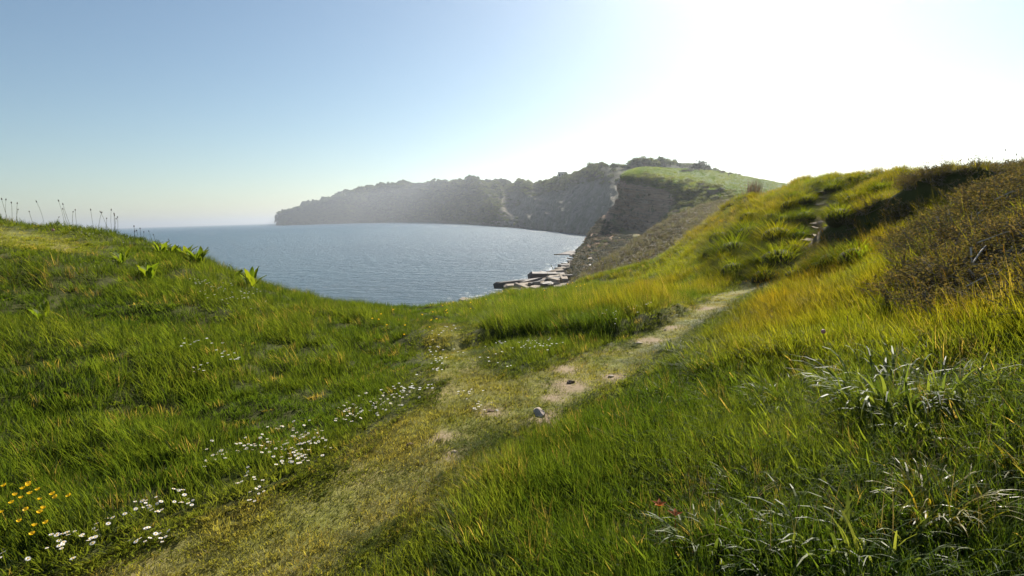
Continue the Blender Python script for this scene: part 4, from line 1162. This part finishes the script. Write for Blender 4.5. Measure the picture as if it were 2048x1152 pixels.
branch(1985, 590, [[(-.2, 0, -.05), (-.02, 0, .04), (.2, 0, 0)], [(0, 0, .03), (.1, 0, .1)]], 'crooked grey stick across the lower thicket', .006, 1.3)

# ---------------------------------------------------------------- tussocks on the golden hill
TUS_MAT = rand_leaf_mat('tussock_blades', (0.085, 0.125, 0.014), (0.16, 0.17, 0.018), .62, (1.55, 1.4, .35), .02, .8)
def tussock_mesh(seed, n_=620, R=.32, H=.46, w=.006, mat=TUS_MAT):
    rnd = random.Random(seed); V, Fc, B = [], [], []
    for i in range(n_):
        a = rnd.uniform(0, 6.283); r = R * rnd.random() ** .6
        dome = math.sqrt(max(0, 1 - (r / R) ** 2)) * H * .45
        blade_strip(V, Fc, B, (r * math.cos(a), r * math.sin(a), dome * .75 - .05), a + rnd.gauss(0, .5), H * rnd.uniform(.5, 1.0), w * rnd.uniform(.6, 1.2), 1.5 * rnd.uniform(.4, 1.4), .25 + .7 * r / R, 5, rnd.random(), rnd.uniform(-.5, .5))
    return me_from('blades', V, Fc, mat, B)
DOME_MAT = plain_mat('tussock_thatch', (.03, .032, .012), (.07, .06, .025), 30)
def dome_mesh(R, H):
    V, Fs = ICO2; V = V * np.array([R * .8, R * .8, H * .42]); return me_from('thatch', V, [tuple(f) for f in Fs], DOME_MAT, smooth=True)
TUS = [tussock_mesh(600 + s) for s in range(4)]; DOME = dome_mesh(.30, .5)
tus_spots = [(1500, 470, 1.6, 'broad tussock on the left flank of the golden hill'), (1516, 500, 1.2, ''), (1470, 500, 1.9, 'largest wind-combed tussock at the foot of the golden hill'), (1555, 478, 1.5, ''), (1560, 520, 1.6, 'dark faced tussock left of the earth steps'), (1590, 500, 1.2, ''),
             (1600, 470, 1.0, ''), (1612, 430, 1.0, ''), (1615, 395, .9, ''), (1680, 470, 1.1, 'tussock standing right beside the earth steps'), (1695, 440, 1.0, ''), (1710, 405, 1.1, 'dark hollow-sided tussock high on the hill right of the steps'), (1665, 372, .9, ''),
             (1730, 430, .8, ''), (1670, 515, 1.1, ''), (1715, 512, 1.2, 'low tussock with a shaded face at the foot of the terrace'), (1440, 470, 1.3, ''), (1545, 430, 1.2, ''), (1500, 430, 1.2, ''), (1580, 405, 1.0, ''), (1470, 540, 1.2, ''), (1530, 548, 1.0, ''), (1640, 530, .9, ''), (1530, 455, 1.1, ''), (1570, 440, 1.0, ''), (1485, 450, 1.1, ''), (1590, 545, .8, ''), (1520, 525, .9, ''), (1660, 420, .8, ''), (1735, 400, .8, ''), (1760, 385, .8, ''), (1690, 395, .7, ''), (1590, 385, .8, ''), (1450, 520, 1.0, ''), (1425, 500, 1.1, '')]
tus_spots = [(a, b, c * 1.15, l) for a, b, c, l in tus_spots]
for k_, (px, py, s_, lab) in enumerate(tus_spots):
    p = to_ground(px, py + 10)
    if p is None: continue
    p = gxy(p[0], p[1])
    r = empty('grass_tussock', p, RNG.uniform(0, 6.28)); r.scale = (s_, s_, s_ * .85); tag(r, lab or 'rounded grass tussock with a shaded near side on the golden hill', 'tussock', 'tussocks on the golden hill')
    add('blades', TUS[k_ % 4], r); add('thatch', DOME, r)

# ---------------------------------------------------------------- coarse broad-bladed grass tufts in the right foreground
TUFT_GREEN = rand_leaf_mat('coarse_blades', (0.075, 0.115, 0.035), (0.12, 0.15, 0.05), .5, (1.5, 1.4, .4), .2, .5)
TUFT_GOLD = rand_leaf_mat('yellow_blades', (0.17, 0.17, 0.025), (0.22, 0.19, 0.03), .5, (1.3, 1.15, .35), .4, .4)
def tuft_mesh(seed, n_, R, H, w, mat, bend=2.2):
    rnd = random.Random(seed); V, Fc, B = [], [], []
    for i in range(n_):
        a = rnd.uniform(0, 6.283); r = R * rnd.random() ** .5
        blade_strip(V, Fc, B, (r * math.cos(a), r * math.sin(a), -.05), a + rnd.gauss(0, .9), H * rnd.uniform(.5, 1.15), w * rnd.uniform(.6, 1.3), bend * rnd.uniform(.3, 1.35), rnd.uniform(.05, .55), 8, rnd.random(), rnd.uniform(-.7, .7))
    return me_from('blades', V, Fc, mat, B)
def seeds_mesh(seed, n_, R, H, mat):
    rnd = random.Random(seed); V, Fc, B = [], [], []
    for i in range(n_):
        a = rnd.uniform(0, 6.283); r = R * rnd.random(); b0 = (r * math.cos(a), r * math.sin(a), 0); az = rnd.uniform(0, 6.28)
        blade_strip(V, Fc, B, b0, az, H * rnd.uniform(.9, 1.2), .0025, .4, .1, 4, .8); tip = V[-1]
        seed_head(V, Fc, B, (tip[0] * .97, tip[1] * .97, tip[2] - .05), tip, .035, .0035, .9)
    return me_from('flowering_stems', V, Fc, mat, B)
STRAW = leaf_mat('straw_stems', (.20, .17, .08), .3, (1.2, 1.1, .6))
tufts = [(1790, 800, 1.25, 190, .26, .46, .012, TUFT_GREEN, 'largest coarse grass tuft with drooping blades over a dark hollow, below the thicket'),
         (1920, 790, 1.0, 120, .22, .42, .012, TUFT_GREEN, 'coarse drooping tuft beside the largest tuft below the thicket'),
         (1560, 790, .9, 110, .22, .36, .011, TUFT_GREEN, 'pale glinting coarse tuft midway between the path and the thicket'),
         (1340, 790, .9, 110, .18, .34, .010, TUFT_GREEN, 'coarse tuft leaning over the right edge of the path'),
         (1450, 800, .8, 70, .2, .34, .010, TUFT_GREEN, 'thin spread tuft next to the coarse tuft at the path edge'),
         (1345, 690, .8, 90, .16, .32, .010, TUFT_GREEN, 'grey glinting tuft on the path edge opposite the pale stone'),
         (1500, 980, .8, 110, .18, .34, .011, TUFT_GREEN, 'silvery tuft with flattened arching blades in the lush foreground'),
         (1440, 1085, .85, 120, .18, .36, .011, TUFT_GREEN, 'sprawling tuft of long pale blades lying over beside a dark hollow'),
         (1640, 1070, .95, 60, .14, .42, .013, TUFT_GREEN, 'sparse tuft of tall arching single blades over the dark hollow'),
         (1765, 1090, .9, 70, .16, .40, .012, TUFT_GREEN, 'loose tuft of hooked blades to the right of the dark hollow'),
         (1885, 1030, .85, 130, .16, .38, .011, TUFT_GOLD, 'bright yellow green tuft catching the sun in the foreground'),
         (2010, 930, .8, 90, .16, .36, .011, TUFT_GOLD, 'yellow tuft at the foot of the right bank'),
         (1395, 1000, .6, 50, .12, .30, .009, TUFT_GOLD, 'small upright sunlit tuft in the lush foreground'),
         (1260, 880, .6, 60, .14, .28, .008, TUFT_GREEN, 'slender green tuft by the large pale stone on the path'),
         (1690, 760, .9, 100, .2, .38, .011, TUFT_GREEN, 'glinting coarse tuft on the near side of the largest tuft'), (1630, 850, .7, 70, .16, .32, .010, TUFT_GREEN, 'low coarse tuft between the pale tuft and the dark hollow tufts'),
         (1850, 860, .9, 110, .2, .40, .012, TUFT_GREEN, 'drooping tuft at the lower side of the dark hollow below the thicket'), (1990, 830, .9, 100, .2, .40, .012, TUFT_GREEN, 'coarse tuft at the foot of the right bank above the yellow tuft'),
         (1420, 720, .7, 70, .16, .30, .009, TUFT_GREEN, 'small coarse tuft where the golden grass meets the path edge'), (1550, 720, .7, 60, .16, .32, .010, TUFT_GOLD, 'yellow tuft in the golden grass above the pale glinting tuft'),
         (1960, 1090, .8, 80, .16, .36, .011, TUFT_GREEN, 'hooked tuft in the corner beside the bright yellow green tuft'), (1560, 1110, .8, 90, .16, .36, .011, TUFT_GREEN, 'pale arching tuft between the sprawling tuft and the tall single blades')]
for k_, (px, py, s_, n_, R, H, w, mat, lab) in enumerate(tufts):
    p = gnd(px, py + 12); r = empty('grass_tuft', p, RNG.uniform(0, 6.28)); r.scale = (s_,) * 3; tag(r, lab, 'grass tuft', 'coarse grass tufts right of the path')
    add('blades', tuft_mesh(700 + k_, n_, R, H, w, mat), r); add('flowering_stems', seeds_mesh(720 + k_, 3, R, H, STRAW), r)

# ---------------------------------------------------------------- stones and clods on the path
STONE_PALE = plain_mat('pale_stone', (0.42, 0.33, 0.26), (0.60, 0.50, 0.42), 12, .85, .6, .01)
STONE_GREY = plain_mat('grey_stone', (0.24, 0.20, 0.16), (0.40, 0.34, 0.28), 12, .9, .6, .01)
CLOD = plain_mat('dry_earth_clod', (0.13, 0.09, 0.06), (0.28, 0.20, 0.14), 20, .95, .8, .01)
stones = [(1082, 828, .085, .13, .05, STONE_PALE, 'large upright pale stone set in the trodden path', .3), (1278, 686, .10, .06, .045, STONE_PALE, 'flat whitish stone on the path beside the tall grass edge', .8),
          (1140, 765, .085, .07, .05, CLOD, 'dark clod of earth standing in the bare patch of the path', 0), (816, 886, .075, .05, .032, CLOD, 'crumbly clod in the middle of the near path', .2),
          (908, 900, .05, .035, .022, STONE_GREY, 'small pinkish stone on the near path', 1), (878, 874, .03, .025, .015, CLOD, 'tiny clod behind the small pinkish stone', 1),
          (1222, 752, .08, .05, .025, STONE_GREY, 'low grey stone half buried at the right edge of the path', .5), (982, 816, .06, .045, .02, CLOD, 'flat patch of bare crumbled earth on the path', .4),
          (1205, 775, .04, .03, .02, STONE_GREY, 'little grey pebble near the half buried stone', .4), (1330, 660, .05, .04, .02, STONE_PALE, 'small pale stone where the path bends towards the hill', .4)]
for k_, (px, py, a, b, c, mat, lab, rz) in enumerate(stones):
    a, b, c = a * .75, b * .75, c * .8
    p = gnd(px, py); o = add('stone', rock_mesh('stone', mat, 800 + k_, 12, (.35, .7)), None, p + np.array([0, 0, c * .25]), (.1, .15, rz), (a, b, c)); tag(o, lab, 'stone')
# trodden earth steps up the hill (parts of the path)
EARTH = plain_mat('trodden_earth', (0.13, 0.10, 0.07), (0.28, 0.22, 0.16), 5, .95, .7, .02)
for k_, (px, py) in enumerate(((1632, 496), (1630, 484), (1634, 470), (1640, 458), (1645, 446), (1644, 432), (1646, 420), (1645, 408), (1646, 397), (1646, 386))):
    p = gnd(px, py); w = RNG.uniform(.13, .20); V, Fc = [], []
    rs = np.random.default_rng(900 + k_); nx = 7
    for q in range(nx):
        x = -w + 2 * w * q / (nx - 1); y0 = rs.normal(0, .02) - .05 * math.sin(math.pi * q / (nx - 1))
        for yy, zz in ((y0 - .02, -.12), (y0, .05 + rs.normal(0, .01)), (y0 + .28, .075 + rs.normal(0, .01)), (y0 + .4, -.05)): V.append((x, yy, zz))
    for q in range(nx - 1):
        for c in range(3): a = q * 4 + c; Fc.append((a, a + 4, a + 5, a + 1))
    add('step', me_from('step', V, Fc, EARTH, smooth=True), path, p + np.array([rs.normal(0, .06), -.1, -.03]), (rs.normal(0, .08), rs.normal(0, .12), rs.normal(0, .3)))

# ---------------------------------------------------------------- dock plants
DOCK = rand_leaf_mat('dock_leaf', (0.095, 0.16, 0.022), (0.15, 0.19, 0.025), .6, (1.4, 1.25, .3), .12, .55)
def dock_leaf_mesh(seed):
    rnd = random.Random(seed); V, Fc, B = [], [], []; n_ = 7
    for q in range(n_):
        t_ = q / (n_ - 1); w = .5 * .42 * math.sin(math.pi * min(1, t_ * .93 + .07)) ** .7 * (1 - .25 * t_); z = -.35 * t_ ** 2.2; x = t_
        wob = .03 * math.sin(q * 2.1 + seed)
        V += [(x, -w, z + .06 + wob), (x, 0, z), (x, w, z + .06 - wob)]; B += [.6, .4, .7]
    for q in range(n_ - 1):
        for c in range(2): a = q * 3 + c; Fc.append((a, a + 1, a + 4, a + 3))
    return me_from('leaf', V, Fc, DOCK, B, True)
DL = [dock_leaf_mesh(s) for s in range(3)]
def dock(px, py, size, n_, lab, dz=0, name='dock_plant'):
    p = gnd(px, py); r = empty(name, p, RNG.uniform(0, 6)); tag(r, lab, 'plant', 'broad-leaved docks on the left bank')
    for q in range(n_):
        a = 6.283 * q / n_ + RNG.uniform(-.3, .3); L_ = size * RNG.uniform(.6, 1.1)
        o = add('leaf', DL[q % 3], r, (.09 * math.cos(a) * RNG.random(), .09 * math.sin(a), .02 + dz + RNG.uniform(0, .16)), (0, 0, 0), L_); o.rotation_euler = (RNG.normal(0, .3), -RNG.uniform(.95, 1.5), a)
docks = [(345, 512, .24, 26, 'tallest dock plant with broad upright leaves on the left crest against the sea'), (372, 520, .22, 24, 'broad-leaved dock next to the tallest dock on the left crest'), (398, 538, .22, 22, 'dock plant on the falling end of the left crest above the bay'),
         (322, 508, .24, 12, 'low dock at the inland side of the dock patch on the crest'), (300, 560, .24, 10, 'bright green dock on the face of the bank below the crest docks'), (248, 530, .18, 8, 'small dock in the turf below the crest'), (470, 560, .17, 8, 'lone dock near the foot of the left crest'),
         (90, 665, .16, 7, 'grey green dock in the dark hollow of the left bank'), (505, 590, .24, 8, 'young dock in the grass where the left crest runs out')]
for d_ in docks: dock(*d_)
for px, py, s_ in ((1790, 560, .2), (1630, 760, .2)): pass
o = dock(1725, 530, .30, 10, 'dock plant with dark leaves at the foot of the terrace on the right slope')

# ---------------------------------------------------------------- ribwort stems along the skyline
STALK = leaf_mat('plantain_stalk', (.10, .11, .045), .2, (1, 1, .6)); HEAD = leaf_mat('plantain_head', (.06, .042, .03), .1, (1, 1, 1))
def plantain_parts(seed):
    rnd = random.Random(seed); V, Fc, B = [], [], []; az = rnd.uniform(0, 6.28)
    pts = [(0, 0, -.05)]; th = rnd.uniform(.02, .15); p = np.array([0, 0, -.05])
    for q in range(5): p = p + .21 * np.array([math.sin(th) * math.cos(az), math.sin(th) * math.sin(az), math.cos(th)]); th += rnd.uniform(-.03, .09); pts.append(tuple(p))
    tube(V, Fc, pts, [.0045] * 5 + [.0035], 4); st = me_from('stem', V, Fc, STALK, [.5] * len(V))
    V, Fc, B = [], [], []; d = np.array(pts[-1]) - np.array(pts[-2]); d /= np.linalg.norm(d)
    tube(V, Fc, [np.array(pts[-1]) + d * h_ for h_ in (-.01, .01, .04, .07, .085)], [.004, .014, .016, .011, .002], 6)
    return st, me_from('seed_head', V, Fc, HEAD, [.5] * len(V))
PLT = [plantain_parts(40 + s) for s in range(6)]
def plantain(px, py, top, lab, group):
    p = gnd(px, py); d = math.hypot(p[0], p[1]); hgt = max(.1, (py - top) / F * p[1] * 1.0)
    r = empty('plantain_stem', p, RNG.uniform(0, 6.28)); s_ = hgt / 1.1; r.scale = (max(s_, .55) , max(s_, .55), s_); tag(r, lab, 'plant', group)
    a, b = PLT[int(RNG.integers(0, 6))]; add('stem', a, r); add('seed_head', b, r)
G1 = 'plantain stems along the left crest'
for px, top in ((3, 410), (10, 412), (14, 398), (19, 396), (24, 403), (34, 402), (33, 416)): plantain(px, 452, top, 'thin seed stem in the cluster by the worn patch of the left crest', G1)
for px, top in ((68, 421), (90, 403), (108, 424)): plantain(px, 455, top, 'lone thin seed stem standing over the yellow flowers on the left crest', G1)
for px, top in ((132, 405), (138, 415), (143, 408), (155, 420), (147, 424)): plantain(px, 461, top, 'thin seed stem in the sparse group between the two clusters on the left crest', G1)
for px, top in ((190, 420), (197, 426), (219, 421), (224, 416), (229, 423), (232, 426), (235, 430), (215, 437), (226, 434)): plantain(px, 472, top, 'thin dark-headed seed stem in the densest cluster of the left crest', G1)
for px, top in ((271, 441), (280, 450), (284, 447), (287, 455), (305, 456), (312, 462), (330, 470), (392, 463), (343, 466), (268, 452)): plantain(px, 490, top, 'thin seed stem seen against the sea where the left crest falls', G1)
G2 = 'dry stems along the right skyline'
for px, top in ((1708, 337), (1780, 338), (1789, 336), (1799, 340), (1634, 350), (1676, 350), (1998, 318), (1990, 322), (2030, 322)): plantain(px, 372, top, 'dry dark seed stem standing on the skyline of the right-hand hill', G2)
for px, py, s_ in ((1636, 366, .22), (1676, 368, .26), (1740, 362, .32), (1664, 372, .2), (1865, 356, .3), (1700, 362, .2)):
    p = to_ground(px, py + 8)
    if p is None: continue
    p = gxy(p[0], p[1]); r = empty('skyline_bush', p, RNG.uniform(0, 6)); r.scale = (s_,) * 3; tag(r, 'small dark bush breaking the skyline of the right-hand hill', 'bush', 'little bushes on the right skyline')
    add('foliage', GRB[int(RNG.integers(0, 3))], r, (0, 0, .3)); add('stem', TRUNKS[0], r, (0, 0, .4), scl=(.4, .4, .8))

# ---------------------------------------------------------------- daisies and buttercups
PETAL = leaf_mat('daisy_petal', (.80, .78, .76), .25, (1, 1, 1), .6, .2); 
t = NT('daisy_eye'); EYEM = t.done(t.principled((.65, .42, .04), .8, None, .1))
GOLD = leaf_mat('buttercup_petal', (.80, .56, .02), .3, (1.1, 1, .5), .3, .5)
STEM = leaf_mat('flower_stem', (.08, .12, .03), .3, (1.2, 1.1, .5))
def daisy_parts():
    V, Fc, B = [], [], []
    for q in range(13):
        a = 6.283 * q / 13; i = len(V); c, s_ = math.cos(a), math.sin(a); px_, py_ = -s_, c
        for r_, w_, z_ in ((.003, .0008, 0), (.008, .0019, .002), (.0125, .0012, .0012)): V += [(r_ * c - px_ * w_, r_ * s_ - py_ * w_, z_), (r_ * c + px_ * w_, r_ * s_ + py_ * w_, z_)]; B += [.5, .5]
        Fc += [(i, i + 1, i + 3, i + 2), (i + 2, i + 3, i + 5, i + 4)]
    pet = me_from('petals', V, Fc, PETAL, B)
    V, Fs = icosphere(1); eye = me_from('centre', V * np.array([.0042, .0042, .0028]) + np.array([0, 0, .0012]), [tuple(f) for f in Fs], EYEM, smooth=True)
    V, Fc = [], []; tube(V, Fc, [(0, 0, -.16), (.004, .002, -.08), (0, 0, 0)], [.0011, .001, .0009], 4); st = me_from('stem', V, Fc, STEM, [.5] * len(V))
    return pet, eye, st
DP = daisy_parts()
# one joined mesh for daisies too small to show their parts
def joined(parts, mats):
    V, Fc, mi = [], [], []
    for k_, me in enumerate(parts):
        o_ = len(V); V += [tuple(v.co) for v in me.vertices]
        for p in me.polygons: Fc.append(tuple(o_ + i for i in p.vertices)); mi.append(k_)
    me = me_from('daisy', V, Fc, mats[0], [.5] * len(V))
    for m_ in mats[1:]: me.materials.append(m_)
    me.polygons.foreach_set('material_index', np.array(mi, np.int32)); return me
DSMALL = joined(DP, [PETAL, EYEM, STEM])
near_pts = [(1705, 50), (1790, 258), (1842, 280), (1885, 268), (1900, 315), (1935, 345), (1988, 378), (1800, 410), (1860, 405), (1878, 402), (1940, 410), (1978, 438), (1403, 420), (1475, 435), (1515, 410), (1510, 450), (1545, 448), (1535, 440), (1565, 475), (1615, 380), (1622, 408), (1662, 390), (1668, 460), (1620, 500), (1632, 490), (1400, 480), (1408, 498), (1483, 490), (1300, 578), (1118, 600), (1178, 630), (1132, 685), (1012, 705), (985, 742), (1012, 738), (790, 768), (712, 785), (720, 795), (663, 780), (605, 795), (615, 782), (555, 835), (625, 848), (673, 853), (630, 910), (650, 910), (668, 910), (868, 797), (855, 828), (925, 818), (965, 835), (958, 828), (998, 818), (510, 958), (765, 997), (68, 962), (15, 1005), (60, 1002), (310, 1028), (1510, 682), (1535, 672), (1650, 705), (1740, 700), (1548, 755), (1343, 787), (1443, 795), (1498, 788), (1408, 828), (1660, 785), (1672, 790), (1710, 755), (1605, 705)]
D = [(x * .1953, 950 + y * .1953, 0) for x, y in near_pts]
clus = [  # (zoom origin x, y, scale, cx, cy, rx, ry, n, patch)
 (0, 720, .375, 1330, 520, 50, 30, 14, 0), (0, 720, .375, 1560, 550, 70, 45, 34, 0), (0, 720, .375, 1430, 470, 70, 25, 12, 0), (0, 720, .375, 1520, 385, 50, 18, 9, 0), (0, 720, .375, 1660, 440, 55, 25, 14, 0), (0, 720, .375, 1160, 590, 45, 45, 15, 0), (0, 720, .375, 1340, 720, 50, 40, 16, 0),
 (600, 550, .375, 70, 900, 50, 55, 18, 0), (600, 550, .375, 20, 1030, 15, 35, 6, 0),
 (600, 550, .375, 290, 770, 70, 35, 30, 1), (600, 550, .375, 430, 710, 60, 35, 34, 1), (600, 550, .375, 560, 650, 40, 35, 26, 1), (600, 550, .375, 640, 630, 40, 12, 8, 1),
 (600, 550, .375, 740, 455, 40, 35, 22, 2), (600, 550, .375, 760, 390, 50, 15, 14, 2), (600, 550, .375, 730, 540, 12, 12, 5, 2), (600, 550, .375, 900, 650, 45, 18, 8, 2), (600, 550, .375, 960, 725, 35, 25, 9, 2),
 (600, 550, .375, 1200, 405, 85, 22, 34, 3), (600, 550, .375, 1340, 420, 60, 18, 14, 3), (600, 550, .375, 1040, 470, 60, 45, 12, 3), (600, 550, .375, 1640, 315, 60, 15, 18, 4), (600, 550, .375, 1760, 270, 80, 18, 22, 4),
 (0, 720, .375, 1240, 85, 40, 18, 12, 5), (0, 720, .375, 1070, 145, 20, 10, 6, 5), (0, 720, .375, 1110, 30, 50, 15, 9, 5), (0, 720, .375, 980, 78, 8, 10, 3, 5),
 (0, 380, .295, 1350, 710, 40, 22, 10, 6), (0, 380, .295, 1450, 760, 50, 22, 14, 6), (0, 380, .295, 1560, 800, 60, 25, 18, 6), (0, 380, .295, 1670, 840, 50, 22, 16, 6), (0, 380, .295, 1720, 780, 40, 20, 6, 6),
 (0, 380, .295, 590, 340, 40, 14, 12, 7), (0, 380, .295, 720, 285, 55, 18, 12, 7), (0, 380, .295, 420, 250, 40, 18, 6, 7), (0, 380, .295, 860, 360, 60, 30, 6, 7)]
for ox, oy, sc, cx_, cy_, rx, ry, n_, pt in clus:
    for q in range(n_): D.append((ox + sc * (cx_ + RNG.normal(0, rx)), oy + sc * (cy_ + RNG.normal(0, ry)), pt))
DLAB = ['small white daisy in the band along the left edge of the trodden path', 'small white daisy in the dense cluster where the path edge nears the fork', 'small white daisy beside the left branch of the forked path', 'small white daisy in the patch in front of the tall mid-meadow grass',
        'small white daisy at the shaded foot of the tall mid-meadow grass', 'small white daisy in the loose patch halfway up the left bank', 'small white daisy in the trail of flowers under the dark fold of the left bank', 'small white daisy in the turf along the left crest']
dz = []
for px, py, pt in D:
    p = to_ground(px, py)
    if p is None: continue
    dz.append((p[1], p[0], pt))
dz.sort()
rest_v, rest_f = [], []
HB = {0: .075, 1: .075, 2: .07, 3: .09, 4: .12, 5: .16, 6: .14, 7: .12}
flower_xy = np.array([(x, y) for y, x, pt in dz])
fz = height(flower_xy[:, 0], flower_xy[:, 1])
for k_, (y, x, pt) in enumerate(dz):
    z = fz[k_] + HB[pt] * RNG.uniform(.8, 1.25); s_ = RNG.uniform(.62, 1.05) * (1 + .045 * max(0, y - 4))
    rt = (RNG.normal(0, .22) + .1, RNG.normal(0, .22), RNG.uniform(0, 6.28))
    if k_ < 130:
        r = empty('daisy', (x, y, z)); r.rotation_euler = rt; r.scale = (s_,) * 3; tag(r, DLAB[pt], 'daisy', 'daisies in the turf')
        add('petals', DP[0], r); add('centre', DP[1], r); add('stem', DP[2], r)
    elif k_ < 300:
        o = add('daisy', DSMALL, None, (x, y, z), rt, s_); tag(o, DLAB[pt], 'daisy', 'daisies in the turf')
    else:
        R_ = Matrix.LocRotScale(Vector((x, y, z)), Matrix.Rotation(rt[2], 3, 'Z').to_quaternion(), Vector((s_,) * 3)); o_ = len(rest_v)
        rest_v += [tuple(R_ @ v.co) for v in DP[0].vertices]; rest_f += [tuple(o_ + i for i in p.vertices) for p in DP[0].polygons]
if rest_v: stuff(add('distant_daisies', me_from('distant_daisies', rest_v, rest_f, PETAL, [.5] * len(rest_v))), 'distant white daisies scattered through the meadow', 'daisies')
def buttercup_parts():
    V, Fc, B = [], [], []
    for q in range(5):
        a = 6.283 * q / 5; i = len(V); c, s_ = math.cos(a), math.sin(a)
        for r_, w_, z_ in ((.001, .001, 0), (.006, .006, .003), (.010, .006, .009), (.011, .001, .011)): V += [(r_ * c + s_ * w_, r_ * s_ - c * w_, z_), (r_ * c - s_ * w_, r_ * s_ + c * w_, z_)]; B += [.5, .5]
        Fc += [(i + 2 * k, i + 2 * k + 1, i + 2 * k + 3, i + 2 * k + 2) for k in range(3)]
    pet = me_from('petals', V, Fc, GOLD, B); V, Fc = [], []
    tube(V, Fc, [(0, 0, -.28), (.008, .004, -.14), (0, 0, 0)], [.0012, .001, .001], 4); return pet, me_from('stem', V, Fc, STEM, [.5] * len(V))
BP = buttercup_parts()
bpts = [(97, 313), (343, 348), (293, 398), (447, 420), (366, 460), (210, 470), (272, 500), (458, 508), (181, 542), (597, 457), (627, 480), (762, 460), (490, 580), (460, 618), (328, 597), (72, 625), (252, 700), (525, 716), (403, 745), (385, 830), (343, 305)]
BC = [(x * .1953, 950 + y * .1953 + 30, 0) for x, y in bpts]
for ox, oy, sc, cx_, cy_, rx, ry, n_, pt in ((600, 550, .375, 480, 325, 40, 15, 5, 1), (600, 550, .375, 860, 215, 70, 20, 9, 2), (600, 550, .375, 690, 380, 60, 12, 6, 1), (600, 550, .375, 1460, 85, 40, 10, 5, 2), (600, 550, .375, 1130, 120, 60, 12, 5, 2), (600, 550, .375, 120, 130, 50, 15, 8, 1),
                                            (0, 380, .295, 285, 203, 20, 8, 9, 3), (0, 380, .295, 215, 215, 18, 8, 7, 3), (0, 380, .295, 650, 255, 60, 10, 6, 3)):
    for q in range(n_): BC.append((ox + sc * (cx_ + RNG.normal(0, rx)), oy + sc * (cy_ + RNG.normal(0, ry)) + 4, pt))
BLAB = ['yellow buttercup in the loose group at the foot of the left bank beside the path', 'yellow buttercup in the grass around the left branch of the path', 'yellow buttercup in the mid-meadow grass above the shore', 'yellow flower in the bright clump on the left crest by the worn patch']
for px, py, pt in BC:
    p = to_ground(px, py)
    if p is None: continue
    p = gxy(p[0], p[1]); s_ = RNG.uniform(.9, 1.15) * (1 + .05 * max(0, p[1] - 4))
    r = empty('buttercup', p + np.array([0, 0, (.17 if pt == 0 else .24 if pt < 3 else .13)])); r.rotation_euler = (RNG.normal(0, .2), RNG.normal(0, .2), 0); r.scale = (s_,) * 3
    tag(r, BLAB[pt], 'buttercup', 'buttercups in the grass'); add('petals', BP[0], r); add('stem', BP[1], r)
# rusty-leaved weed in the foreground, pale thistle-like heads on the banks
RUST = leaf_mat('rusty_leaf', (.34, .12, .03), .4, (1.2, .8, .4))
for px, py, lab in ((1318, 1060, 'small weed with rusty orange leaves in the lush foreground grass'), (1350, 1085, 'single rusty leaf sprig beside the rusty-leaved weed')):
    p = gnd(px, py); r = empty('rusty_weed', p + np.array([0, 0, .17])); tag(r, lab, 'weed')
    for q in range(5 if px < 1340 else 3):
        V, Fc, B = [], [], []; a = q * 1.3; leaf(V, Fc, B, (0, 0, 0), (math.cos(a), math.sin(a), .6), (0, 0, 1), .045, .02, .6); add('leaf', me_from('leaf', V, Fc, RUST, B), r)
    V, Fc = [], []; tube(V, Fc, [(0, 0, -.2), (0, 0, 0)], [.002, .0015], 4); add('stem', me_from('stem', V, Fc, RUST, [.5] * len(V)), r)
PINK = leaf_mat('pink_seed_head', (.45, .28, .25), .3, (1, 1, 1))
for px, py, lab in ((1645, 735, 'pinkish brown flower head rising out of the golden grass near the path'), (110, 500, 'pale pink flower head on the turf just below the left crest')):
    p = gnd(px, py); r = empty('dock_flower', p); tag(r, lab, 'flower')
    V, Fc = [], []; tube(V, Fc, [(0, 0, -.05), (.01, 0, .15), (0, .01, .30)], [.003, .0025, .002], 4); add('stem', me_from('stem', V, Fc, STEM, [.5] * len(V)), r)
    V, Fs = icosphere(1); add('flower_head', me_from('flower_head', V * np.array([.022, .018, .02]) + np.array([0, .01, .31]), [tuple(f) for f in Fs], PINK, [.5] * len(V)), r)

# ---------------------------------------------------------------- sea haze
hb = 29000.0
hv = [(x, y, z) for z in (-8.0, 135.0) for x, y in ((-hb, -hb), (hb, -hb), (hb, hb), (-hb, hb))]
hf = [(3, 2, 1, 0), (4, 5, 6, 7), (0, 1, 5, 4), (1, 2, 6, 5), (2, 3, 7, 6), (3, 0, 4, 7)]
t = NT('sea_haze')
vol = t.n('ShaderNodeVolumePrincipled')
vol.inputs['Color'].default_value = (0.80, 0.85, 0.93, 1)
vol.inputs['Density'].default_value = HAZE
vol.inputs['Anisotropy'].default_value = 0.68
t.l(vol.outputs[0], t.out.inputs['Volume'])
haze = mesh_obj('haze', hv, hf, t.m)
stuff(haze, 'pale sea haze lying over the bay', 'haze')
